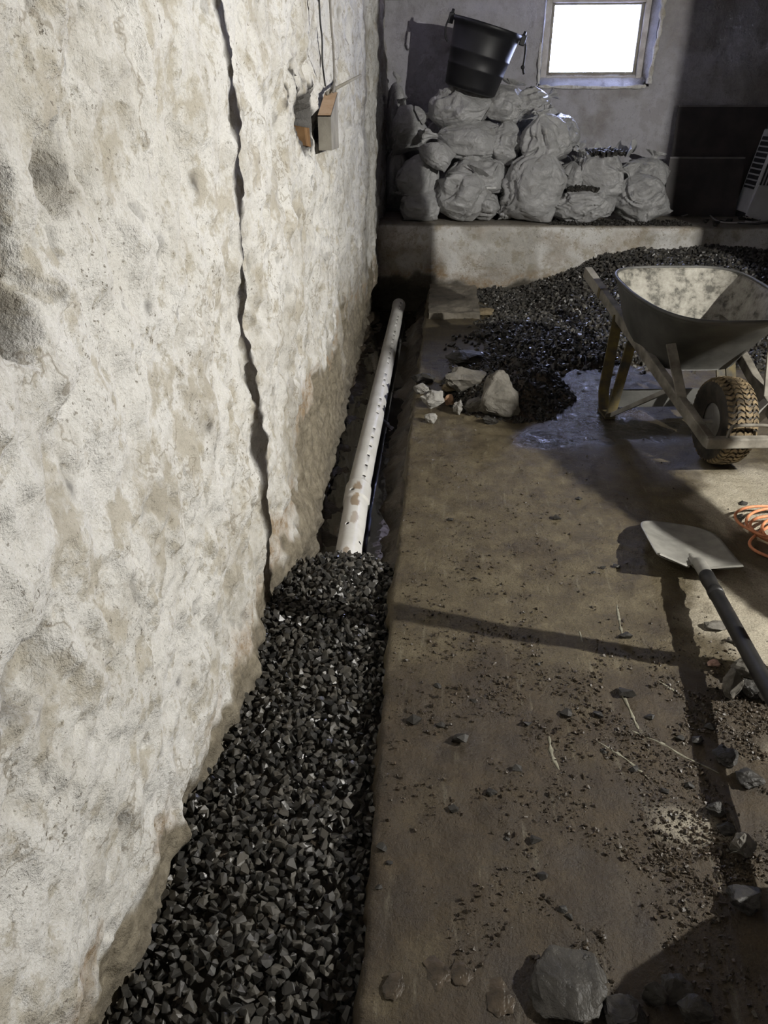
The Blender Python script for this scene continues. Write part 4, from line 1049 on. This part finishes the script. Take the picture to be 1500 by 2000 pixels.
# ==================================================================== SACKS
LT = 0.552
def sack_verts(seed, axis, roll=0.0, neck=True, fold=1.0):
    rs_ = np.random.RandomState(seed); nu, nv = 84, 84
    t = np.linspace(-1, 1, nu)[:, None]; ph = np.linspace(0, 2 * math.pi, nv, endpoint=False)[None]
    tb = np.clip((t + 1) / (1.66 if neck else 2.0), 0, 1) * 2 - 1
    hprof = np.clip(1 - np.abs(tb) ** 2.2, 0, 1) ** .70
    wprof = np.where(tb < 0, 1 - .14 * np.abs(tb) ** 2 + .16 * np.exp(-((tb + 1) / .12) ** 2), np.clip(1 - np.abs(tb) ** 2.4, 0, 1) ** .6)
    if neck:
        nk = np.where(t > .60, .13 + .34 * sm(.72, 1.0, t), 0.0)
        hprof = np.maximum(hprof, nk * .75); wprof = np.maximum(wprof, nk)
    hprof = np.maximum(hprof, .035)
    cs, sn = np.cos(ph), np.sin(ph)
    ex = .78
    X_ = wprof * np.sign(cs) * np.abs(cs) ** ex; Y_ = hprof * np.sign(sn) * np.abs(sn) ** ex * .72; Z_ = t * 1.25 + 0 * ph
    wgt = .05 + .15 * sm(-.2, .9, tb) + .09 * sm(-.3, -1, tb)
    fo = 0
    for q in range(6):
        kf = rs_.randint(4, 16); fo = fo + (rs_.rand() * .5 + .3) * (1 - 2 * np.abs(np.sin(kf * ph / 2 + rs_.rand() * 6 + (rs_.rand() - .5) * 2.2 * t)))
    a, b, c = X_ * 1.3 + seed * 3.1, Y_ * 1.3, Z_ * 1.3
    cr = ridged(a * 1.3 + .5 * vnoise(a * 2, b * 2, c * 2), b * 1.3, c * 1.3, 3)
    fl = ridged(ph * 2.2 + seed + 1.1 * vnoise(a * 1.2, b * 1.2, c * 1.2) + 0 * t, t * 1.1 + 0 * ph, seed * .7, 3)
    wrap = .5 + .5 * np.cos(ph)       # hide the seam of the fold pattern
    disp = 1 + fold * (wgt * fo * .34 + .06 * (cr - .6) + .20 * (fl - .6) * (1 - wrap ** 8) + .10 * fbm(a, b, c, 2))
    X_, Y_ = X_ * disp, Y_ * disp
    Z_ = Z_ + fold * .05 * vnoise(a * 2.1 + 5, b * 2.1, c * 2.1)
    for q in range(6):      # settled flat sides
        nv_ = rs_.randn(3) * np.array([1, 1, .8]); nv_ /= np.linalg.norm(nv_); dd_ = X_ * nv_[0] + Y_ * nv_[1] + Z_ * nv_[2]
        lim = .60 * dd_.max(); ex_ = np.maximum(dd_ - lim, 0) * .5
        X_, Y_, Z_ = X_ - ex_ * nv_[0], Y_ - ex_ * nv_[1], Z_ - ex_ * nv_[2]
    bend = (rs_.rand() - .5) * .5; X_ = X_ + bend * (Z_ / 1.25) ** 2 * .5
    v = np.stack([X_, Y_, Z_], -1).reshape(-1, 3)
    ax_ = np.array(axis, float); ax_ /= np.linalg.norm(ax_)
    ref = np.array([0, 1.0, 0]) if abs(ax_[1]) < .8 else np.array([0, 0, 1.0])
    s1 = np.cross(ref, ax_); s1 /= np.linalg.norm(s1); s2 = np.cross(ax_, s1)
    cr_, sr_ = math.cos(roll), math.sin(roll)
    s1, s2 = s1 * cr_ + s2 * sr_, s2 * cr_ - s1 * sr_
    v = v[:, :1] * s1 + v[:, 1:2] * s2 + v[:, 2:] * ax_
    Fc = grid_faces(nu, nv, True)
    caps = [tuple(range(nv)), tuple((nu - 1) * nv + q for q in range(nv))[::-1]]
    return v, Fc, nu, nv
def sack(bb, Y, axis, seed, label, dd=.36, roll=0.0, neck=True, fold=1.0, stripe=False, slack=1.16):
    x0, y0, x1, y1 = bb
    a, b = on_y(x0, (y0 + y1) / 2, Y), on_y(x1, (y0 + y1) / 2, Y)
    t_, u_ = on_y((x0 + x1) / 2, y0, Y), on_y((x0 + x1) / 2, y1, Y)
    W_, H_ = (b[0] - a[0]) * slack, (t_[2] - u_[2]) * slack
    v, Fc, nu, nv = sack_verts(seed, axis, roll, neck, fold)
    lo_, hi_ = v.min(0), v.max(0)
    v = (v - (lo_ + hi_) / 2) / (hi_ - lo_) * np.array([W_, dd, H_])
    c_ = np.array([(a[0] + b[0]) / 2, Y + dd * .42, (t_[2] + u_[2]) / 2])
    v = v + c_
    v[:, 2] = np.where(v[:, 2] < LT + .004, LT + .004 + .0, v[:, 2])
    v[:, 1] = np.minimum(v[:, 1], 7.70 + .01 * np.sin(v[:, 0] * 30))
    v[:, 0] = np.maximum(v[:, 0], -.50 + .006 * np.sin(v[:, 2] * 40))
    root = thing('rubble_sack', (c_[0], c_[1], float(v[:, 2].min())), label, 'sack', 'sacks heaped on the ledge')
    vi = v.reshape(nu, nv, 3)
    k = int(nu * .83) if neck else nu
    mk('sack_body', vi[:k].reshape(-1, 3), grid_faces(k, nv, True), 'woven_sack', root)
    if neck:
        mk('tied_neck', vi[k - 1:].reshape(-1, 3), grid_faces(nu - k + 1, nv, True), 'woven_sack', root)
    if stripe:
        j = [q for q in range(nv) if True]; sel = vi[int(nu * .30):int(nu * .72), :, :]
        cols = [np.argmin(np.where(sel[r][:, 1] < c_[1], np.abs(sel[r][:, 2] - (c_[2] - H_ * .28)), 9)) for r in range(len(sel))]
        pts = [sel[r][cols[r]] + np.array([0, -.004, 0]) for r in range(len(sel))]
        mk('stripe', *tube(smooth_path(pts[::4], 4), .009, 6), 'stripe_white', root)
    return root, vi
S = [  # bbox, Y, axis (towards the tied end), seed, label, depth, neck
    ((752, 150, 790, 300), 7.42, (.1, 0, 1), 1, 'narrow dim sack standing in the far left corner', .25, True),
    ((752, 285, 800, 405), 7.30, (.1, -.2, 1), 2, 'dim sack low in the left corner behind the leftmost ones', .3, True),
    ((764, 198, 842, 300), 7.18, (-.3, 0, 1), 3, 'shaded sack at the left of the second tier', .35, True),
    ((840, 200, 990, 320), 7.40, (1, 0, .2), 4, 'hidden back sack behind the left side of the heap', .35, False),
    ((850, 290, 1000, 430), 7.38, (1, 0, .1), 5, 'back sack on the ledge seen only through gaps on the left', .35, False),
    ((980, 210, 1100, 330), 7.42, (1, 0, .2), 6, 'back sack behind the right side of the upper heap', .35, False),
    ((985, 310, 1120, 430), 7.34, (1, 0, .1), 7, 'back sack on the ledge seen only through gaps in the middle', .35, False),
    ((818, 160, 954, 252), 6.98, (-1, .3, -.25), 8, 'plump sack at the top left directly under the black bucket', .42, True),
    ((946, 158, 1030, 244), 7.05, (.35, .1, 1), 9, 'peaked sack right of the bucket base', .36, True),
    ((1012, 172, 1092, 234), 7.12, (1, 0, .5), 10, 'topmost right sack with a bright window lit ridge', .34, True),
    ((1078, 224, 1148, 292), 7.20, (.9, 0, -.6), 11, 'folded sack sloping down right below the window', .34, True),
    ((834, 236, 974, 314), 6.95, (-1, 0, .1), 12, 'wide creased sack in the second tier left of centre', .40, True),
    ((944, 232, 1016, 322), 7.02, (.2, 0, 1), 13, 'crumpled sack in the middle of the second tier', .34, True),
    ((1026, 212, 1118, 326), 6.92, (-.2, -.2, 1), 14, 'tall baggy sack right of centre with a pointed top', .38, True),
    ((822, 282, 888, 334), 6.90, (-1, 0, .5), 15, 'small pillow shaped sack end poking out on the left', .26, False),
    ((774, 296, 852, 394), 6.98, (.2, .1, 1), 16, 'leaning shaded sack left of the pillow shaped end', .34, True),
    ((878, 304, 994, 380), 6.94, (1, .1, 0), 17, 'full shiny sack with a pale stripe in the centre', .42, False),
    ((784, 360, 858, 433), 6.90, (.1, .3, 1), 18, 'rounded sack at the bottom left on the ledge', .34, True),
    ((846, 330, 954, 438), 6.84, (.5, -.2, .9), 19, 'big creased sack with pointed corners at the ledge front', .40, True),
    ((918, 376, 984, 433), 6.92, (1, 0, -.2), 20, 'low flat sack at the ledge under the striped one', .32, True),
    ((976, 384, 1004, 428), 7.02, (0, 0, 1), 21, 'small dark sack corner between the front sacks', .25, False),
    ((986, 288, 1100, 438), 6.84, (.25, -.1, 1), 22, 'tallest front sack with long vertical folds', .38, True),
    ((1092, 308, 1140, 378), 7.02, (.2, 0, 1), 23, 'small sack wedged left of the open gravel sack', .28, True),
    ((1218, 298, 1314, 372), 7.20, (.3, 0, 1), 24, 'limp sack behind the rightmost one', .32, True),
    ((1156, 374, 1220, 427), 6.94, (.8, 0, .3), 25, 'squat sack under the open gravel sack', .30, True),
    ((1212, 330, 1328, 435), 6.90, (-.5, .2, 1), 26, 'rightmost bulging sack beside the dark boards', .40, True),
]
for bb, Y, axx, sd_, lb, dd, nk in S:
    sack(bb, Y, axx, sd_, lb, dd, neck=nk, stripe=(sd_ == 17), roll=.4 * math.sin(sd_))
def open_sack(bb, Y, axis, seed, label, dd, fill):
    root, vi = sack(bb, Y, axis, seed, label, dd, neck=False)
    v = vi.reshape(-1, 3); top_ = v[:, 2].max(); c_ = np.array([v[:, 0].mean(), v[:, 1].mean(), top_])
    n = 260; a = rs.rand(n) * 6.28; r = np.sqrt(rs.rand(n))
    wd = (v[:, 0].max() - v[:, 0].min()) * fill[0]; dp = (v[:, 1].max() - v[:, 1].min()) * fill[1]
    P_ = np.stack([c_[0] + fill[2] + r * np.cos(a) * wd, c_[1] - fill[3] + r * np.sin(a) * dp, top_ - fill[4] + .02 * (1 - r) + rs.rand(n) * .02], -1)
    tag(stone_field('gravel_fill', P_, .010 + .012 * rs.rand(n), 'rock_dark', 1, root, seed=seed), kind='stuff')
    return root, c_, wd, dp
r1, c1, w1_, d1_ = open_sack((1130, 300, 1224, 384), 6.95, (.05, .1, 1), 31, 'open topped sack spilling dark gravel right of centre', .36, (.40, .36, 0, .02, .035))
# torn plastic collar flaps round the open top
for q, (a, hgt) in enumerate(((.2, .10), (.9, .09), (1.7, .08), (2.6, .07), (5.9, .11), (3.6, .05))):
    V = []
    for i in range(9):
        for j in range(9):
            u, vv = i / 8, j / 8; aa = a + (u - .5) * .75
            rr2 = 1.0 + .18 * vv + .10 * math.sin(u * 9 + q * 2) * vv
            V.append((c1[0] + w1_ * 1.12 * rr2 * math.cos(aa), c1[1] + d1_ * 1.12 * rr2 * math.sin(aa), c1[2] - .05 + hgt * 1.2 * vv * (1 - .6 * abs(u - .5) * 2) + .012 * math.sin(u * 14 + vv * 5 + q)))
    mk('torn_flap', V, grid_faces(9, 9), 'woven_sack', r1)
open_sack((1064, 378, 1184, 442), 6.815, (.6, -.5, .5), 32, 'torn sack lying at the ledge edge with gravel showing', .36, (.22, .16, .02, .03, .015))
# gravel spilled on the ledge
n = 900; gx = .95 + 1.2 * rs.rand(n); gy = 6.84 + .28 * rs.rand(n) ** 1.5
tag(stone_field('ledge_gravel', np.stack([gx, gy, np.full(n, LT + .008)], -1), .006 + .012 * rs.rand(n) ** 2, 'rock_dark', 0, seed=12), 'grit and gravel spilled along the ledge under the sacks', 'gravel', kind='stuff')
# unseen sack added beside the view to shade the bottom right corner
v, Fc, nu, nv = sack_verts(77, (.2, .1, 1), .3, False)
lo_, hi_ = v.min(0), v.max(0); v = (v - (lo_ + hi_) / 2) / (hi_ - lo_) * np.array([.54, .64, .60]) + np.array([1.03, .79, .303])
tag(mk('rubble_sack', v, Fc, 'woven_sack'), 'unseen rubble sack added on the slab to shade the bottom right corner', 'sack')

# ==================================================================== RIGHT END OF THE LEDGE
def board(p_bl, p_br, h, lean, th, label):
    a, b = np.array(p_bl), np.array(p_br); up_ = np.array([0, math.sin(lean), math.cos(lean)]); nn = np.array([0, -math.cos(lean), math.sin(lean)])
    V = []
    for o_ in (0, th):
        V += [a + nn * -o_, b + nn * -o_, b + up_ * h + nn * -o_, a + up_ * h + nn * -o_]
    F_ = [(0, 1, 2, 3), (7, 6, 5, 4), (0, 4, 5, 1), (1, 5, 6, 2), (2, 6, 7, 3), (3, 7, 4, 0)]
    t = thing('leaning_board', tuple(a), label, 'board', 'dark boards leaning on the back wall')
    mk('panel', V, F_, 'dark_panel', t, smooth=False)
    e0, e1_ = a + up_ * h, b + up_ * h
    mk('top_edge', *bar(e0 + nn * -th / 2, e1_ + nn * -th / 2, th * 1.05, .014, (0, 0, 1)), 'panel_edge', t, smooth=False)
    return t
board((2.10, 7.60, LT), (2.90, 7.60, LT), .90, .10, .03, 'taller dark board leaning on the back wall right of the sacks')
board((2.06, 7.50, LT), (2.72, 7.50, LT), .49, .09, .03, 'shorter dark board in front of the taller one')
ac = thing('air_conditioner', (2.98, 7.36, LT), 'old white air conditioner with a slatted grille tilted at the right edge', 'appliance')
lean = math.radians(10)
def acp(x, y, z): return np.array([2.74 + x + z * math.sin(lean), 7.30 + y, LT + .05 + z * math.cos(lean) - x * math.sin(lean) * .3])
def acbox(x0, x1, y0, y1, z0, z1):
    v, f = box(x0, x1, y0, y1, z0, z1); return [acp(*q) for q in v], f
bevel(mk('casing', *acbox(0, .55, 0, .32, .0, .68), 'white_enamel', ac, smooth=False), .012)
mk('grille_recess', *acbox(-.003, .0, .03, .28, .20, .62), 'dark_grille', ac, smooth=False)
for q in range(9):
    mk('slat', *acbox(-.010, -.002, .03, .28, .22 + q * .045, .232 + q * .045), 'white_enamel', ac, smooth=False)
for q in range(7):
    mk('slat', *acbox(.02 + q * .03, .032 + q * .03, -.008, .001, .24, .62), 'dark_grille', ac, smooth=False)
mk('foot', *acbox(.02, .08, .04, .28, -.05, 0), 'dark_grille', ac, smooth=False)
mk('foot', *acbox(.44, .50, .04, .28, -.02, 0), 'dark_grille', ac, smooth=False)
b = on_y(1478, 412, 7.12)
v, f = bar((b[0] + .02, 7.14, LT + .02), (b[0] + .10, 7.20, LT + .26), .22, .012, (0, 1, .2))
tag(mk('white_panel', v, f, 'white_enamel', smooth=False), 'bright white panel leaning at the right edge of the ledge', 'panel')
def cable(pts, m, label, r=.006):
    P_ = [np.array([*on_z(px, py, LT)[:2], LT + .008 + dz]) for px, py, dz in pts]
    return tag(mk('cable', *tube(smooth_path(P_, 8), r, 8), m), label, 'cable', 'loose cables on the ledge')
cable([(1330, 424, 0), (1360, 420, .01), (1385, 422, 0), (1395, 430, 0), (1412, 436, 0), (1450, 437, 0), (1500, 434, 0)], 'white_cable', 'long white cable snaking along the ledge towards the right edge')
cable([(1450, 424, 0), (1470, 418, .03), (1484, 430, .02), (1478, 436, 0), (1455, 434, 0)], 'white_cable', 'looped white cable near the white panel')
cable([(1320, 412, 0), (1345, 409, 0), (1370, 411, 0)], 'red_plastic', 'thin reddish cable behind the long white one', .004)
cable([(1405, 432, 0), (1430, 436, 0), (1470, 440, 0), (1500, 438, 0)], 'wire_dark', 'thin dark cable at the very edge of the ledge', .004)
cable([(1455, 422, 0), (1480, 416, .02), (1500, 415, .05)], 'white_cable', 'white cable rising towards the white panel', .006)
def scrap(px, py, s, h, m, label, seed, cat='scrap'):
    p = on_z(px, py, LT); rs_ = np.random.RandomState(seed); V = []
    for i in range(12):
        for j in range(10):
            u, vv = i / 11 - .5, j / 9 - .5
            V.append((p[0] + u * s, p[1] + vv * s * .7, LT + .006 + h * (1 - 2 * abs(u + .1)) * (1 - 1.2 * abs(vv)) * (.6 + .5 * math.sin(i * 1.7 + seed)) ** 2 + .012 * rs_.rand()))
    o = mk('paper_scrap', V, grid_faces(12, 10), m, smooth=False)
    so_ = o.modifiers.new('gauge', 'SOLIDIFY'); so_.thickness = .002
    return tag(o, label, cat)
scrap(1428, 412, .26, .10, 'paper', 'crumpled pale paper sheet standing up beside the appliance', 3)
scrap(1398, 418, .14, .03, 'paper', 'flat torn pale paper left of the crumpled sheet', 5)
scrap(1470, 428, .16, .03, 'paper', 'small paper scrap among the white cables', 7)
p = on_z(1372, 410, LT)
tag(mk('blue_tube', *tube([p + np.array([-.20, 0, .012]), p + np.array([-.02, .0, .016]), p + np.array([.0, 0, .016])], [.008, .018, .018], 10), 'blue_plastic'), 'blue plastic tube lying in front of the dark boards', 'tube')
p = on_z(1368, 418, LT)
tag(mk('red_cap', *tube([p + np.array([-.035, 0, .018]), p + np.array([-.02, 0, .02]), p + np.array([.03, 0, .02])], [.012, .020, .020], 12), 'red_plastic'), 'small red cap beside the blue tube', 'cap')
for q, (px, py, s, lb) in enumerate(((1400, 436, 16, 'dark grit lump at the ledge edge under the cables'), (1425, 430, 14, 'small dark lump behind the long white cable'), (1380, 432, 14, 'dark lump near the red cap'), (1448, 426, 12, 'tiny dark lump by the looped cable'))):
    rock('debris_lump', (px - s / 2, py - s * .4, px + s / 2, py + s * .4), 'rock_dark', lb, 200 + q, LT, .8, .8, 8, 2)

# ==================================================================== WOOD BLOCK AND WIRES ON THE LEFT WALL
X0, X1 = -.512, -.458
wbk = thing('wood_block', (-.5, 3.5, 1.29), 'sawn wood block sticking out of a hole in the left wall', 'wood block')
yf, yb = 3.42, 3.66
v = [(X0, yf, 1.285), (X1, yf, 1.285), (X1, yb, 1.285), (X0, yb, 1.285), (X0, yf, 1.415), (X1, yf, 1.415), (X1, yb, 1.50), (X0, yb, 1.50)]
f = [(3, 2, 1, 0), (0, 1, 5, 4), (1, 2, 6, 5), (2, 3, 7, 6), (3, 0, 4, 7)]
mk('block', v, f, 'weathered_wood', wbk, smooth=False)
mk('cut_face', [(X0, yf, 1.4155), (X1, yf, 1.4155), (X1, yb, 1.5005), (X0, yb, 1.5005), (X0, yf, 1.41), (X1, yf, 1.41), (X1, yb, 1.495), (X0, yb, 1.495)], [(0, 1, 2, 3), (7, 6, 5, 4), (0, 4, 5, 1), (1, 5, 6, 2), (2, 6, 7, 3), (3, 7, 4, 0)], 'cut_wood', wbk, smooth=False)
mk('wedge', [(-.60, 3.24, 1.32), (-.535, 3.24, 1.31), (-.535, 3.36, 1.30), (-.60, 3.36, 1.30), (-.60, 3.24, 1.385), (-.54, 3.24, 1.375), (-.54, 3.36, 1.37), (-.60, 3.36, 1.38)], [(3, 2, 1, 0), (4, 5, 6, 7), (0, 1, 5, 4), (1, 2, 6, 5), (2, 3, 7, 6), (3, 0, 4, 7)], 'brown_wood', wbk, smooth=False)
tag(mk('stick', *tube([(-.50, 3.62, 1.495), (-.44, 3.78, 1.535), (-.38, 3.92, 1.572)], [.008, .007, .006], 8), 'weathered_wood'), 'thin twig sticking out behind the wood block', 'stick')
def wall_wire(pts, m, label, r):
    P_ = [np.array((x, y, z)) for x, y, z in pts]
    return tag(mk('wall_wire', *tube(smooth_path(P_, 8), r, 8), m), label, 'wire')
wall_wire([(-.485, 3.40, 2.30), (-.485, 3.39, 1.80), (-.483, 3.42, 1.68), (-.482, 3.40, 1.60), (-.482, 3.46, 1.52)], 'wire_dark', 'thin black wire hanging on the left wall above the hole', .0035)
wall_wire([(-.48, 3.68, 2.30), (-.478, 3.66, 1.82), (-.475, 3.70, 1.66), (-.475, 3.70, 1.55), (-.47, 3.62, 1.50)], 'wire_grey', 'grey wire running down the wall to the wood block', .005)

for o in bpy.data.objects:
    if '_w' in o: del o['_w']
